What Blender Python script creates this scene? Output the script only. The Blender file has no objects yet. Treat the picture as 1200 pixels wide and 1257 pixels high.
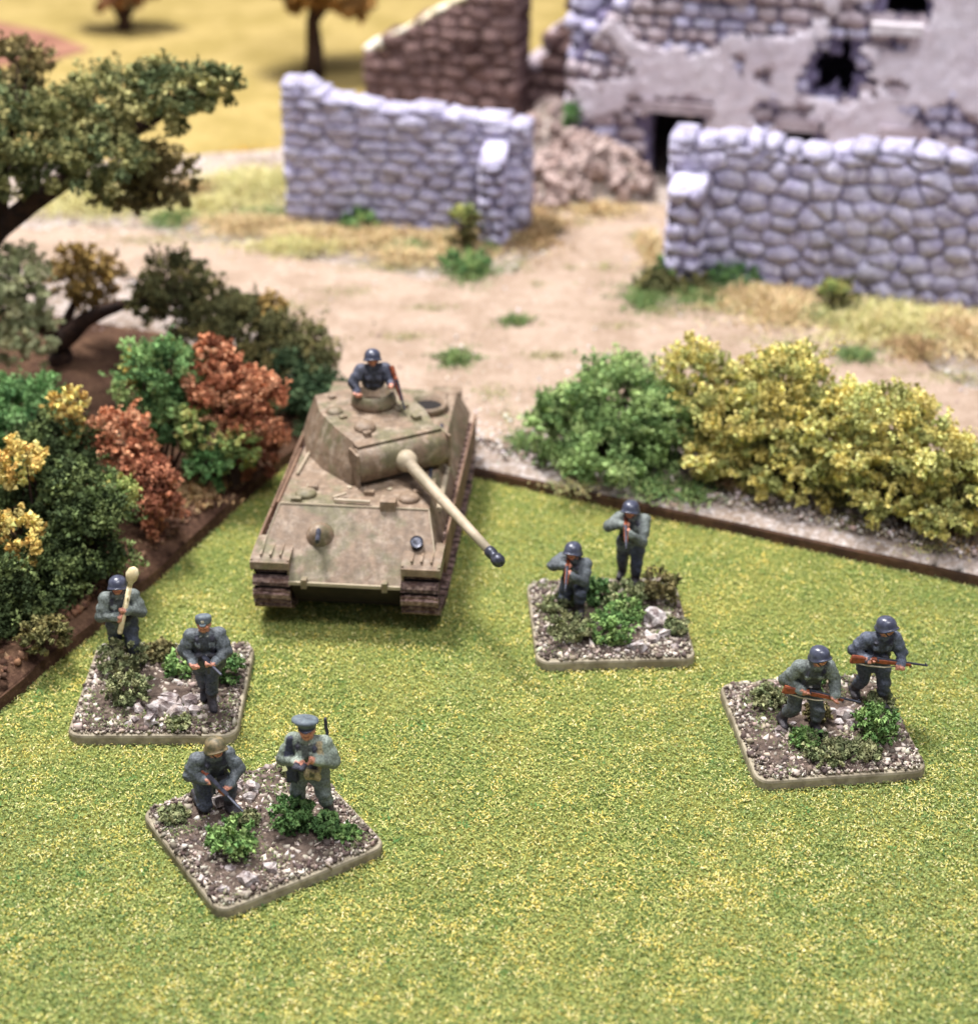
import bpy, bmesh, math, random
import numpy as np
from mathutils import Vector, Matrix, Euler

# One Blender unit is 10 cm: a tabletop wargame in 1:72 scale, built at its real size.
random.seed(7)
rng = np.random.default_rng(7)
scene = bpy.context.scene
scene.unit_settings.scale_length = 0.1
C = scene.collection

# ------------------------------------------------------------------ camera
cam_d = bpy.data.cameras.new('camera')
cam = bpy.data.objects.new('camera', cam_d)
C.objects.link(cam)
cam.location = (0, 0, 2.513)
cam.rotation_euler = (math.radians(90 - 28.556), 0, 0)
cam_d.sensor_fit = 'HORIZONTAL'
cam_d.sensor_width = 36
cam_d.lens = 36 * 2223.7 / 1200
cam_d.clip_start = 0.01
cam_d.clip_end = 300
cam_d.dof.use_dof = True
cam_d.dof.focus_distance = 4.1
cam_d.dof.aperture_fstop = (cam_d.lens / 1000.0) / 0.044     # 4.4 mm wide phone lens opening
scene.camera = cam

# ------------------------------------------------------------------ light: room lamp over the table plus an added front fill
world = bpy.data.worlds.new('World')
scene.world = world
world.use_nodes = True
bgn = world.node_tree.nodes['Background']
bgn.inputs[0].default_value = (0.86, 0.86, 1.0, 1)
bgn.inputs[1].default_value = 0.42

def area(name, loc, target, sx, sy, power, col):
    d = bpy.data.lights.new(name, 'AREA')
    d.shape = 'RECTANGLE'; d.size = sx; d.size_y = sy
    d.energy = power; d.color = col
    o = bpy.data.objects.new(name, d)
    C.objects.link(o)
    o.location = loc
    o.rotation_euler = (Vector(target) - Vector(loc)).to_track_quat('-Z', 'Y').to_euler()
    return o
area('ceiling_and_fill_lamp', (-3.2, 8.6, 11.4), (0, 4.8, 0), 1.8, 4.0, 3250, (1.0, 0.97, 0.96))
area('ceiling_and_fill_lamp', (1.5, .3, 13), (0, 5.2, 0), 6.0, 2.5, 1450, (0.97, 0.96, 1.0))  # front fill added to brighten the upright faces

scene.view_settings.view_transform = 'Standard'
scene.view_settings.look = 'None'
scene.view_settings.gamma = 1
scene.view_settings.use_curve_mapping = False
scene.view_settings.exposure = 0.0

# ------------------------------------------------------------------ helpers
def lin(r, g, b):
    """sRGB 0-255 to linear"""
    out = []
    for v in (r, g, b):
        v /= 255.0
        out.append(v / 12.92 if v <= 0.04045 else ((v + 0.055) / 1.055) ** 2.4)
    return tuple(out)

def tag(o, label=None, cat=None, group=None, kind=None):
    if label: o['label'] = label
    if cat: o['category'] = cat
    if group: o['group'] = group
    if kind: o['kind'] = kind
    return o

def thing(name, label, cat, loc=(0, 0, 0), rotz=0, group=None):
    o = bpy.data.objects.new(name, None)
    o.empty_display_size = 0.05
    C.objects.link(o)
    o.location = loc; o.rotation_euler = (0, 0, rotz)
    return tag(o, label, cat, group)

def link(name, me, mat, parent=None):
    o = bpy.data.objects.new(name, me)
    C.objects.link(o)
    if mat and not me.materials:
        me.materials.append(mat)
    if parent: o.parent = parent
    return o

def npmesh(name, V, F, col=None, smooth=False):
    V = np.ascontiguousarray(V, np.float32); F = np.ascontiguousarray(F, np.int32)
    me = bpy.data.meshes.new(name)
    m, k = F.shape
    me.vertices.add(len(V)); me.vertices.foreach_set('co', V.ravel())
    me.loops.add(m * k); me.loops.foreach_set('vertex_index', F.ravel())
    me.polygons.add(m); me.polygons.foreach_set('loop_start', np.arange(0, m * k, k, dtype=np.int32))
    if smooth: me.polygons.foreach_set('use_smooth', np.ones(m, bool))
    me.update(calc_edges=True)
    if col is not None:
        a = me.color_attributes.new('Col', 'FLOAT_COLOR', 'POINT')
        c4 = np.ones((len(V), 4), np.float32); c4[:, :3] = col
        a.data.foreach_set('color', c4.ravel())
    return me

_tab = np.random.default_rng(3).random((256, 256))
def vn(x, y, s=1.0, seed=0):
    x = np.asarray(x, float) * s + seed * 17.31; y = np.asarray(y, float) * s + seed * 9.77
    xi = np.floor(x).astype(int); yi = np.floor(y).astype(int)
    fx = x - xi; fy = y - yi
    fx = fx * fx * (3 - 2 * fx); fy = fy * fy * (3 - 2 * fy)
    g = lambda a, b: _tab[a % 256, b % 256]
    return (g(xi, yi) * (1 - fx) + g(xi + 1, yi) * fx) * (1 - fy) + (g(xi, yi + 1) * (1 - fx) + g(xi + 1, yi + 1) * fx) * fy

def fbm(x, y, s=1.0, seed=0, o=3):
    t = 0; a = 1; n = 0
    for i in range(o):
        t = t + a * vn(x, y, s * 2 ** i, seed + i); n += a; a *= .5
    return t / n

# ------------------------------------------------------------------ materials
def material(name, col=None, col2=None, rough=0.8, nscale=40, nlow=0.8, nhigh=1.2, bump=0.0, bscale=120, spec=0.3, metal=0.0,
             attr=False, mixscale=8, mixlo=0.42, mixhi=0.58, objvar=0.0, streak=0.0, dust=None, dustscale=60, dustlo=.55, dusthi=.75, dustamt=.6):
    m = bpy.data.materials.new(name); m.use_nodes = True
    nt = m.node_tree; N = nt.nodes; L = nt.links
    b = N['Principled BSDF']
    b.inputs['Roughness'].default_value = rough
    b.inputs['Specular IOR Level'].default_value = spec
    b.inputs['Metallic'].default_value = metal
    geo = N.new('ShaderNodeNewGeometry')
    pos = geo.outputs['Position']
    def noise(scale, detail=4, rough_=.6):
        n = N.new('ShaderNodeTexNoise'); n.inputs['Scale'].default_value = scale
        n.inputs['Detail'].default_value = detail; n.inputs['Roughness'].default_value = rough_
        L.new(pos, n.inputs['Vector']); return n.outputs['Fac']
    def rng_(src, a, b_, c, d):
        r = N.new('ShaderNodeMapRange'); r.inputs[1].default_value = a; r.inputs[2].default_value = b_
        r.inputs[3].default_value = c; r.inputs[4].default_value = d
        L.new(src, r.inputs[0]); return r.outputs[0]
    def mix(fac, a, b_, mode='MIX'):
        x = N.new('ShaderNodeMix'); x.data_type = 'RGBA'; x.blend_type = mode
        if hasattr(fac, 'is_linked') or not isinstance(fac, float): L.new(fac, x.inputs[0])
        else: x.inputs[0].default_value = fac
        for v, i in ((a, 6), (b_, 7)):
            if isinstance(v, tuple): x.inputs[i].default_value = (*v, 1)
            else: L.new(v, x.inputs[i])
        return x.outputs[2]
    if attr:
        a = N.new('ShaderNodeAttribute'); a.attribute_name = 'Col'; cur = a.outputs['Color']
    else:
        cur = col
        if col2 is not None:
            cur = mix(rng_(noise(mixscale), mixlo, mixhi, 0, 1), col, col2)
    if isinstance(cur, tuple):
        rgb = N.new('ShaderNodeRGB'); rgb.outputs[0].default_value = (*cur, 1); cur = rgb.outputs[0]
    if dust is not None:
        cur = mix(rng_(noise(dustscale, 6, .7), dustlo, dusthi, 0, dustamt), cur, dust)
    hsv = N.new('ShaderNodeHueSaturation')
    L.new(cur, hsv.inputs['Color'])
    val = rng_(noise(nscale), .25, .75, nlow, nhigh)
    if streak:
        mp = N.new('ShaderNodeMapping'); mp.inputs['Scale'].default_value = (60, 22, 22); mp.inputs['Rotation'].default_value = (0, 0, .1); L.new(pos, mp.inputs['Vector'])
        n2 = N.new('ShaderNodeTexNoise'); n2.inputs['Scale'].default_value = 1.0; n2.inputs['Detail'].default_value = 5; L.new(mp.outputs[0], n2.inputs['Vector'])
        m2 = N.new('ShaderNodeMath'); m2.operation = 'MULTIPLY'; L.new(val, m2.inputs[0]); L.new(rng_(n2.outputs['Fac'], .3, .7, 1 - streak, 1 + streak * .8), m2.inputs[1]); val = m2.outputs[0]
    if objvar:
        oi = N.new('ShaderNodeObjectInfo')
        r = rng_(oi.outputs['Random'], 0, 1, 1 - objvar, 1 + objvar)
        mm = N.new('ShaderNodeMath'); mm.operation = 'MULTIPLY'; L.new(val, mm.inputs[0]); L.new(r, mm.inputs[1]); val = mm.outputs[0]
    L.new(val, hsv.inputs['Value'])
    L.new(hsv.outputs[0], b.inputs['Base Color'])
    if bump:
        bp = N.new('ShaderNodeBump'); bp.inputs['Strength'].default_value = bump; bp.inputs['Distance'].default_value = .01
        L.new(noise(bscale, 5, .7), bp.inputs['Height']); L.new(bp.outputs[0], b.inputs['Normal'])
    return m

M = {}
M['mat'] = material('grass_mat', lin(118, 132, 64), lin(142, 144, 72), rough=.95, mixscale=5, nscale=120, nlow=.6, nhigh=1.3, bump=1, bscale=150, spec=.1)
M['flock'] = material('flock', attr=True, rough=.9, nscale=6, nlow=.92, nhigh=1.08, spec=.15)
M['field'] = material('field_mat', lin(150, 132, 78), lin(166, 146, 92), rough=.95, mixscale=3, nscale=30, nlow=.85, nhigh=1.15, bump=.6, bscale=80, spec=.1)
M['plough'] = material('ploughed_earth', lin(156, 114, 94), lin(136, 96, 80), rough=.95, mixscale=4, nscale=40, bump=.8, bscale=60, spec=.1)
M['board'] = material('sanded_board', lin(174, 158, 146), lin(148, 130, 114), rough=.95, mixscale=6, nscale=70, nlow=.7, nhigh=1.25, bump=1, bscale=110, spec=.1,
                      dust=lin(218, 210, 206), dustscale=45, dustlo=.48, dusthi=.64, dustamt=.8)
M['road'] = material('sand_road', lin(174, 153, 135), lin(156, 135, 116), rough=.95, mixscale=7, nscale=90, nlow=.82, nhigh=1.15, bump=.8, bscale=110, spec=.1,
                     dust=lin(196, 176, 160), dustscale=30, dustlo=.5, dusthi=.7, dustamt=.6)
M['earth'] = material('brown_earth', lin(108, 82, 64), lin(82, 60, 48), rough=.95, mixscale=9, nscale=80, nlow=.65, nhigh=1.3, bump=1, bscale=90, spec=.1,
                      dust=lin(150, 118, 92), dustscale=40, dustlo=.56, dusthi=.75)
M['board_edge'] = material('board_edge', lin(92, 66, 48), lin(70, 50, 40), rough=.8, mixscale=12, nscale=60, bump=.5, bscale=60)
M['foliage'] = material('foam_foliage', attr=True, rough=.95, nscale=20, nlow=.85, nhigh=1.15, spec=.1)
M['bark'] = material('bark', lin(70, 50, 40), lin(48, 36, 32), rough=.9, mixscale=30, nscale=90, bump=.8, bscale=70)
M['stone'] = material('grey_stone', lin(186, 182, 206), lin(164, 158, 186), rough=.9, mixscale=14, nscale=60, nlow=.75, nhigh=1.2, bump=.7, bscale=70, spec=.15, objvar=.12,
                      dust=lin(232, 230, 244), dustscale=36, dustlo=.46, dusthi=.68, dustamt=.7)
M['stone_cap'] = material('pale_stone', lin(172, 168, 190), lin(152, 147, 172), rough=.9, mixscale=14, nscale=60, nlow=.8, nhigh=1.15, bump=.7, bscale=70, spec=.15, objvar=.1,
                          dust=lin(218, 215, 230), dustscale=36, dustlo=.46, dusthi=.66, dustamt=.7)
M['mortar'] = material('dark_mortar', lin(122, 114, 142), lin(100, 93, 120), rough=.95, mixscale=20, nscale=60, bump=.5, bscale=70)
M['stone_warm'] = material('warm_stone', lin(192, 178, 184), lin(164, 148, 154), rough=.9, mixscale=11, nscale=50, nlow=.72, nhigh=1.2, bump=.8, bscale=60, spec=.15, objvar=.16,
                           dust=lin(216, 206, 210), dustscale=32, dustlo=.5, dusthi=.7, dustamt=.7)
M['stone_brown'] = material('brown_stone', lin(138, 114, 110), lin(112, 90, 86), rough=.9, mixscale=11, nscale=50, nlow=.75, nhigh=1.2, bump=.8, bscale=60, spec=.1, objvar=.15)
M['mortar_brown'] = material('brown_mortar', lin(104, 82, 78), lin(84, 66, 62), rough=.95, mixscale=16, nscale=50, bump=.5, bscale=60)
M['cream_stone'] = material('cream_coping', lin(206, 194, 160), lin(226, 220, 204), rough=.9, mixscale=10, nscale=50, nlow=.85, nhigh=1.1, bump=.5, bscale=50, objvar=.06)
M['plaster'] = material('old_plaster', lin(228, 220, 228), lin(214, 203, 212), rough=.9, mixscale=4, nscale=18, nlow=.82, nhigh=1.12, bump=.5, bscale=60, spec=.15,
                        dust=lin(214, 206, 210), dustscale=8, dustlo=.5, dusthi=.7, dustamt=.5)
M['dark_deck'] = material('dark_timber', lin(52, 44, 42), lin(40, 34, 34), rough=.9, nscale=30)
M['white_stone'] = material('white_sill', lin(228, 222, 226), lin(206, 198, 202), rough=.85, mixscale=16, nscale=50, nlow=.9, nhigh=1.08)
# tank
M['tank'] = material('dark_yellow_paint', lin(126, 106, 86), lin(108, 101, 74), rough=.58, mixscale=9, mixlo=.5, mixhi=.6, nscale=55, nlow=.7, nhigh=1.22, bump=.2, bscale=90, spec=.35,
                     dust=lin(166, 150, 132), dustscale=30, dustlo=.48, dusthi=.68, dustamt=.65, streak=.2)
M['tank_worn'] = material('worn_paint_edge', lin(204, 190, 176), lin(150, 130, 114), rough=.6, mixscale=40, mixlo=.4, mixhi=.6, nscale=60, nlow=.8, nhigh=1.15)
M['tank_shade'] = material('underside_shade', lin(54, 45, 40), lin(42, 36, 33), rough=.85, mixscale=14, nscale=50, nlow=.7, nhigh=1.2)  # dark brown standing in for the shade under the hull
M['tank_side'] = material('skirt_paint', lin(128, 102, 82), lin(104, 80, 64), rough=.7, mixscale=10, nscale=40, nlow=.75, nhigh=1.2, spec=.25,
                          dust=lin(150, 126, 104), dustscale=30, dustlo=.55, dusthi=.75)
M['track'] = material('rusty_track', lin(96, 70, 60), lin(74, 54, 50), rough=.55, mixscale=30, nscale=90, nlow=.7, nhigh=1.25, spec=.4,
                      dust=lin(172, 146, 134), dustscale=70, dustlo=.45, dusthi=.62, dustamt=.75)
M['track_worn'] = material('worn_track_edge', lin(168, 146, 138), lin(120, 96, 88), rough=.45, mixscale=50, nscale=90)
M['barrel'] = material('gun_paint', lin(174, 158, 134), lin(156, 144, 120), rough=.55, mixscale=12, nscale=60, nlow=.85, nhigh=1.12, spec=.35,
                       dust=lin(206, 192, 168), dustscale=40, dustlo=.55, dusthi=.75)
M['gunmetal'] = material('gunmetal', lin(52, 54, 64), lin(74, 76, 88), rough=.38, mixscale=60, nscale=120, nlow=.8, nhigh=1.2, spec=.5, metal=.35)
M['rubber'] = material('dark_rubber', lin(48, 44, 42), rough=.8, nscale=60)
M['black'] = material('dark_inside', lin(34, 30, 28), rough=.9, nscale=60)
# soldiers
M['figure'] = material('painted_figure', attr=True, rough=.5, nscale=210, nlow=.3, nhigh=2.0, bump=.4, bscale=160, spec=.4)
M['helmet'] = material('helmet_paint', lin(76, 80, 96), lin(58, 60, 76), rough=.3, mixscale=60, nscale=150, nlow=.8, nhigh=1.2, spec=.5)
M['helmet_camo'] = material('camouflage_helmet', lin(128, 112, 82), lin(84, 80, 58), rough=.55, mixscale=70, nscale=150, nlow=.8, nhigh=1.2, spec=.35)
M['cap'] = material('field_cap', lin(104, 114, 118), lin(84, 92, 100), rough=.6, mixscale=60, nscale=150, nlow=.8, nhigh=1.25, spec=.3)
M['wood'] = material('rifle_wood', lin(146, 76, 44), lin(112, 56, 36), rough=.5, mixscale=80, nscale=150, nlow=.8, nhigh=1.25, spec=.4)
M['cream'] = material('cream_paint', lin(222, 208, 168), lin(196, 178, 134), rough=.55, mixscale=60, nscale=150, nlow=.85, nhigh=1.1)
M['leather'] = material('dark_leather', lin(52, 54, 74), lin(66, 64, 76), rough=.5, mixscale=80, nscale=150, spec=.4)
M['camo_cloth'] = material('pea_dot_cloth', lin(176, 170, 132), lin(72, 76, 56), rough=.7, mixscale=110, mixlo=.45, mixhi=.55, nscale=150)
M['sling'] = material('sling', lin(206, 198, 176), lin(170, 158, 132), rough=.6, mixscale=80, nscale=150)
M['base_edge'] = material('base_rim_paint', lin(158, 148, 126), lin(128, 118, 98), rough=.6, mixscale=26, nscale=60, nlow=.85, nhigh=1.12, spec=.25)
M['gravel'] = material('gravel', attr=True, rough=.85, nscale=120, nlow=.8, nhigh=1.2, spec=.2)
M['dirt'] = material('base_dirt', lin(116, 100, 88), lin(88, 74, 66), rough=.95, mixscale=30, nscale=90, nlow=.7, nhigh=1.3, bump=1, bscale=120)
M['rock'] = material('rock', lin(172, 158, 150), lin(112, 98, 96), rough=.85, mixscale=30, nscale=70, nlow=.7, nhigh=1.25, bump=.8, bscale=80, spec=.2,
                     dust=lin(226, 218, 214), dustscale=40, dustlo=.46, dusthi=.62, dustamt=.85, objvar=.1)

# ------------------------------------------------------------------ generic shape builders
def bm_obj(name, bm, mat, parent=None, smooth=False):
    me = bpy.data.meshes.new(name)
    bmesh.ops.recalc_face_normals(bm, faces=bm.faces)
    bm.to_mesh(me); bm.free()
    if smooth:
        for p in me.polygons: p.use_smooth = True
    return link(name, me, mat, parent)

def loft(bm, rings, cap=True):
    """rings: lists of points with equal counts"""
    R = [[bm.verts.new(p) for p in r] for r in rings]
    n = len(R[0])
    for a, b in zip(R, R[1:]):
        for i in range(n):
            bm.faces.new((a[i], a[(i + 1) % n], b[(i + 1) % n], b[i]))
    if cap:
        bm.faces.new(R[0][::-1]); bm.faces.new(R[-1])
    return R

def bevel(bm, off, seg=1, angle=.5, mat=-1):
    es = [e for e in bm.edges if len(e.link_faces) == 2 and e.calc_face_angle(0) > angle]
    bmesh.ops.bevel(bm, geom=es, offset=off, segments=seg, affect='EDGES', clamp_overlap=True, material=mat)

def box(bm, c, h, R=None):
    R = R or Matrix.Identity(3)
    c = Vector(c)
    P = [[c + R @ Vector((sx * h[0], sy * h[1], sz * h[2])) for sx, sy in ((-1, -1), (1, -1), (1, 1), (-1, 1))] for sz in (-1, 1)]
    loft(bm, P)

def frame(axis):
    a = Vector(axis).normalized()
    u = a.cross(Vector((0, 0, 1)) if abs(a.z) < .95 else Vector((1, 0, 0))).normalized()
    return u, a.cross(u).normalized(), a

def tube(bm, pts, radii, n=10, cap=True):
    """a tapered tube through points"""
    rings = []
    for i, p in enumerate(pts):
        a = Vector(pts[min(i + 1, len(pts) - 1)]) - Vector(pts[max(i - 1, 0)])
        u, v, _ = frame(a)
        rings.append([Vector(p) + (u * math.cos(t) + v * math.sin(t)) * radii[i] for t in [2 * math.pi * k / n for k in range(n)]])
    loft(bm, rings, cap)

def cyl(bm, p0, p1, r0, r1=None, n=12):
    tube(bm, [p0, p1], [r0, r0 if r1 is None else r1], n)

def lathe(bm, c, prof, n=16, sx=1.0, sy=1.0, axis=None):
    """prof: (radius, height) pairs"""
    if axis is None: u, v, a = Vector((1, 0, 0)), Vector((0, 1, 0)), Vector((0, 0, 1))
    else: u, v, a = frame(axis)
    c = Vector(c)
    rings = [[c + u * (r * sx * math.cos(t)) + v * (r * sy * math.sin(t)) + a * z for t in [2 * math.pi * k / n for k in range(n)]] for r, z in prof]
    loft(bm, rings)

# ------------------------------------------------------------------ crumbs (foam foliage, gravel, flock) as real little solids
_tet = np.array([(1, 1, 1), (1, -1, -1), (-1, 1, -1), (-1, -1, 1)], float) / math.sqrt(3)
_tetF = np.array([(0, 1, 2), (0, 3, 1)])                  # a folded leaf-sized flake
_oct = np.array([(1, 0, 0), (-1, 0, 0), (0, 1, 0), (0, -1, 0), (0, 0, 1), (0, 0, -1)], float)
_octF = np.array([(0, 2, 4), (2, 1, 4), (1, 3, 4), (3, 0, 4), (2, 0, 5), (1, 2, 5), (3, 1, 5), (0, 3, 5)])

def rand_rot(n):
    q = rng.normal(size=(n, 4)); q /= np.linalg.norm(q, axis=1)[:, None]
    w, x, y, z = q.T
    return np.stack([1 - 2 * (y * y + z * z), 2 * (x * y - z * w), 2 * (x * z + y * w),
                     2 * (x * y + z * w), 1 - 2 * (x * x + z * z), 2 * (y * z - x * w),
                     2 * (x * z - y * w), 2 * (y * z + x * w), 1 - 2 * (x * x + y * y)], 1).reshape(n, 3, 3)

def crumbs(P, size, col, shape='tet', flat=(1, 1, 1), jit=.35):
    """solids at P (n,3) with sizes (n,) and colours (n,3) -> V,F,colours"""
    n = len(P)
    base, F0 = (_tet, _tetF) if shape == 'tet' else (_oct, _octF)
    k = len(base)
    B = base[None] * np.array(flat)[None, None] * (1 + jit * rng.normal(size=(n, k, 3)))
    V = np.einsum('nij,nkj->nki', rand_rot(n), B) * size[:, None, None] + P[:, None]
    F = (np.arange(n) * k)[:, None, None] + F0[None]
    return V.reshape(-1, 3), F.reshape(-1, 3), np.repeat(col, k, 0)

def pick(palette, n, w=None, jit=.12):
    pal = np.array(palette)
    i = rng.choice(len(pal), n, p=w)
    return np.clip(pal[i] * (1 + jit * rng.normal(size=(n, 1))) * (1 + .04 * rng.normal(size=(n, 3))), 0.002, .9)

def foliage_mesh(name, blobs, palette, density=1.0, size=.0041, ground=None, lump=.27, bright=1.26):
    """blobs (x,y,z,rx,rz): lumpy masses of foam crumbs on twig ends with gaps between the lumps"""
    Ps, Cs = [], []
    pal = np.array(palette)
    lum = pal @ np.array([.3, .6, .1]); pal = (pal * .8 + lum[:, None] * np.array([.24, .2, .16])) * bright
    for (x, y, z, rx, rz) in blobs:
        rm = (rx * rx * rz) ** (1 / 3)
        nl = int(60 * max(.5, min(2.0, (rm / .11) ** 1.3)))
        d = rng.normal(size=(nl, 3)); d /= np.linalg.norm(d, axis=1)[:, None]
        rad = rng.uniform(.3, 1.0, nl) ** .6 * rng.choice([1, 1, 1.12, 1.22], nl)
        c = d * rad[:, None] * np.array([rx, rx, rz])[None] + np.array([x, y, z])[None]
        if ground is not None:
            c[:, 2] = np.maximum(c[:, 2], ground + .01)
        r = rm * lump * rng.uniform(.5, 1.15, nl)
        for i in range(nl):
            k = int(density * 190 * (r[i] / .037) ** 2) + 8
            g = rng.normal(size=(k, 3)); g *= (rng.uniform(.15, 1, (k, 1)) ** .45) / np.linalg.norm(g, axis=1)[:, None]
            # crumbs hang together in small clots
            g += .16 * np.sin(g * 9 + rng.uniform(0, 6, 3)); g *= rng.uniform(.65, 1.5, 3)
            p = c[i] + g * r[i] * np.array([1, 1, .85])
            tone = pal[rng.integers(len(pal))] * rng.uniform(.72, 1.28)
            Ps.append(p); Cs.append(np.clip(tone * (1 + .13 * rng.normal(size=(k, 1))), .002, .9))
        # loose sprigs that break up the outline
        for i in range(int(nl * .9)):
            dd = rng.normal(size=3); dd /= np.linalg.norm(dd); dd[2] = abs(dd[2]) * .8 + .1 * dd[2]
            k = int(rng.integers(14, 36)); t = rng.random(k)
            p0 = np.array([x, y, z]) + dd * np.array([rx, rx, rz]) * .85
            bend = rng.normal(size=3) * .25
            p = p0 + (dd + bend * t[:, None]) * (t * rm * rng.uniform(.25, .6))[:, None] + rng.normal(size=(k, 3)) * rm * .045
            tone = pal[rng.integers(len(pal))] * rng.uniform(.85, 1.25)
            Ps.append(p); Cs.append(np.clip(tone * (1 + .15 * rng.normal(size=(k, 1))), .002, .9))
    P = np.concatenate(Ps); Cc = np.concatenate(Cs)
    if ground is not None:
        ok = P[:, 2] > ground; P = P[ok]; Cc = Cc[ok]
    V, F, cc = crumbs(P, 1.12 * size * rng.gamma(6, 1 / 6, len(P)).clip(.45, 2.0), Cc)
    return npmesh(name, V, F, cc)

def twig_mesh_obj(parent, base, blobs, r0=.008, n_each=4):
    bm = bmesh.new()
    b = Vector(base)
    for (x, y, z, rx, rz) in blobs:
        for k in range(n_each):
            e = Vector((x + random.uniform(-.6, .6) * rx, y + random.uniform(-.6, .6) * rx, z + random.uniform(-.2, .7) * rz))
            s = b + Vector((random.uniform(-.25, .25) * rx, random.uniform(-.25, .25) * rx, 0))
            mid = s.lerp(e, .5) + Vector((random.uniform(-.02, .02), random.uniform(-.02, .02), .01))
            tube(bm, [s, mid, e], [r0, r0 * .6, r0 * .25], 5)
    return bm_obj('stem', bm, M['bark'], parent)

G = lambda *a: [lin(*c) for c in a]
PAL = {
    'darkgreen': G((66, 84, 46), (82, 102, 54), (52, 68, 38), (102, 120, 64)),
    'green': G((74, 122, 62), (92, 140, 74), (60, 104, 56), (104, 148, 84)),
    'bright': G((94, 138, 74), (112, 154, 84), (74, 116, 62), (134, 164, 88), (62, 100, 54)),
    'yellow': G((206, 176, 78), (222, 196, 96), (190, 152, 62), (196, 180, 96)),
    'hedgeyellow': G((208, 194, 98), (222, 208, 112), (186, 178, 88), (160, 164, 84), (198, 182, 82), (146, 154, 80)),
    'hedgegreen': G((116, 150, 80), (136, 168, 94), (94, 130, 70), (152, 180, 104), (104, 138, 76)),
    'rust': G((184, 114, 74), (200, 134, 92), (154, 88, 56), (206, 146, 106), (130, 74, 50)),
    'rustdark': G((158, 96, 66), (136, 78, 54), (176, 112, 78)),
    'yellowgreen': G((136, 156, 74), (160, 168, 84), (108, 134, 64), (180, 176, 92)),
    'olive': G((96, 98, 54), (112, 110, 62), (82, 84, 46), (124, 116, 62)),
    'darkolive': G((92, 94, 56), (108, 108, 62), (78, 82, 48), (122, 114, 62)),
    'teal': G((64, 90, 58), (78, 104, 66), (52, 78, 50)),
    'palegreen': G((158, 168, 120), (174, 182, 132), (140, 152, 104), (184, 186, 136)),
    'ochre': G((158, 130, 62), (176, 146, 70), (134, 110, 54)),
    'treegreen': G((118, 122, 70), (142, 142, 82), (92, 100, 58), (84, 100, 62), (158, 154, 92)),
    'treebrown': G((118, 106, 62), (134, 120, 70), (102, 94, 56)),
    'orangebrown': G((150, 108, 44), (170, 124, 52), (126, 90, 40)),
    'pinkbrown': G((166, 120, 84), (184, 140, 96), (140, 98, 72)),
    'basegreen': G((92, 134, 64), (112, 152, 76), (128, 160, 84), (76, 116, 56)),
    'basedeep': G((78, 118, 58), (98, 138, 72), (64, 102, 52)),
    'basegrey': G((112, 124, 80), (128, 136, 90), (96, 110, 70), (140, 144, 98)),
    'baseolive': G((112, 106, 62), (128, 118, 72), (92, 90, 54)),
}
# ------------------------------------------------------------------ SETTING: the table surface
def sheet(name, poly, z, mat, kind='structure', label=None, cat=None):
    bm = bmesh.new()
    bm.faces.new([bm.verts.new((x, y, z)) for x, y in poly])
    o = bm_obj(name, bm, mat)
    tag(o, label, cat, kind=kind)
    return o

sheet('ground', [(-30, -12), (30, -12), (30, 9), (-30, 9)], 0, M['mat'], label='green and yellow flocked grass game mat', cat='ground')
sheet('field', [(-30, 7.55), (-1.6, 7.6), (-.9, 7.75), (-.3, 7.9), (.6, 8.0), (30, 8.4), (30, 50), (-30, 50)], .02, M['field'], label='flat yellow stubble field mat behind the walls', cat='field')
sheet('ploughed_field', [(-4.4, 10.4), (-2.81, 10.44), (-2.47, 10.2), (-2.16, 9.82), (-2.3, 9.62), (-2.57, 9.47), (-4.4, 9.1)], .025, M['plough'], label='reddish brown ploughed field patch on the yellow mat', cat='field')

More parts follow.
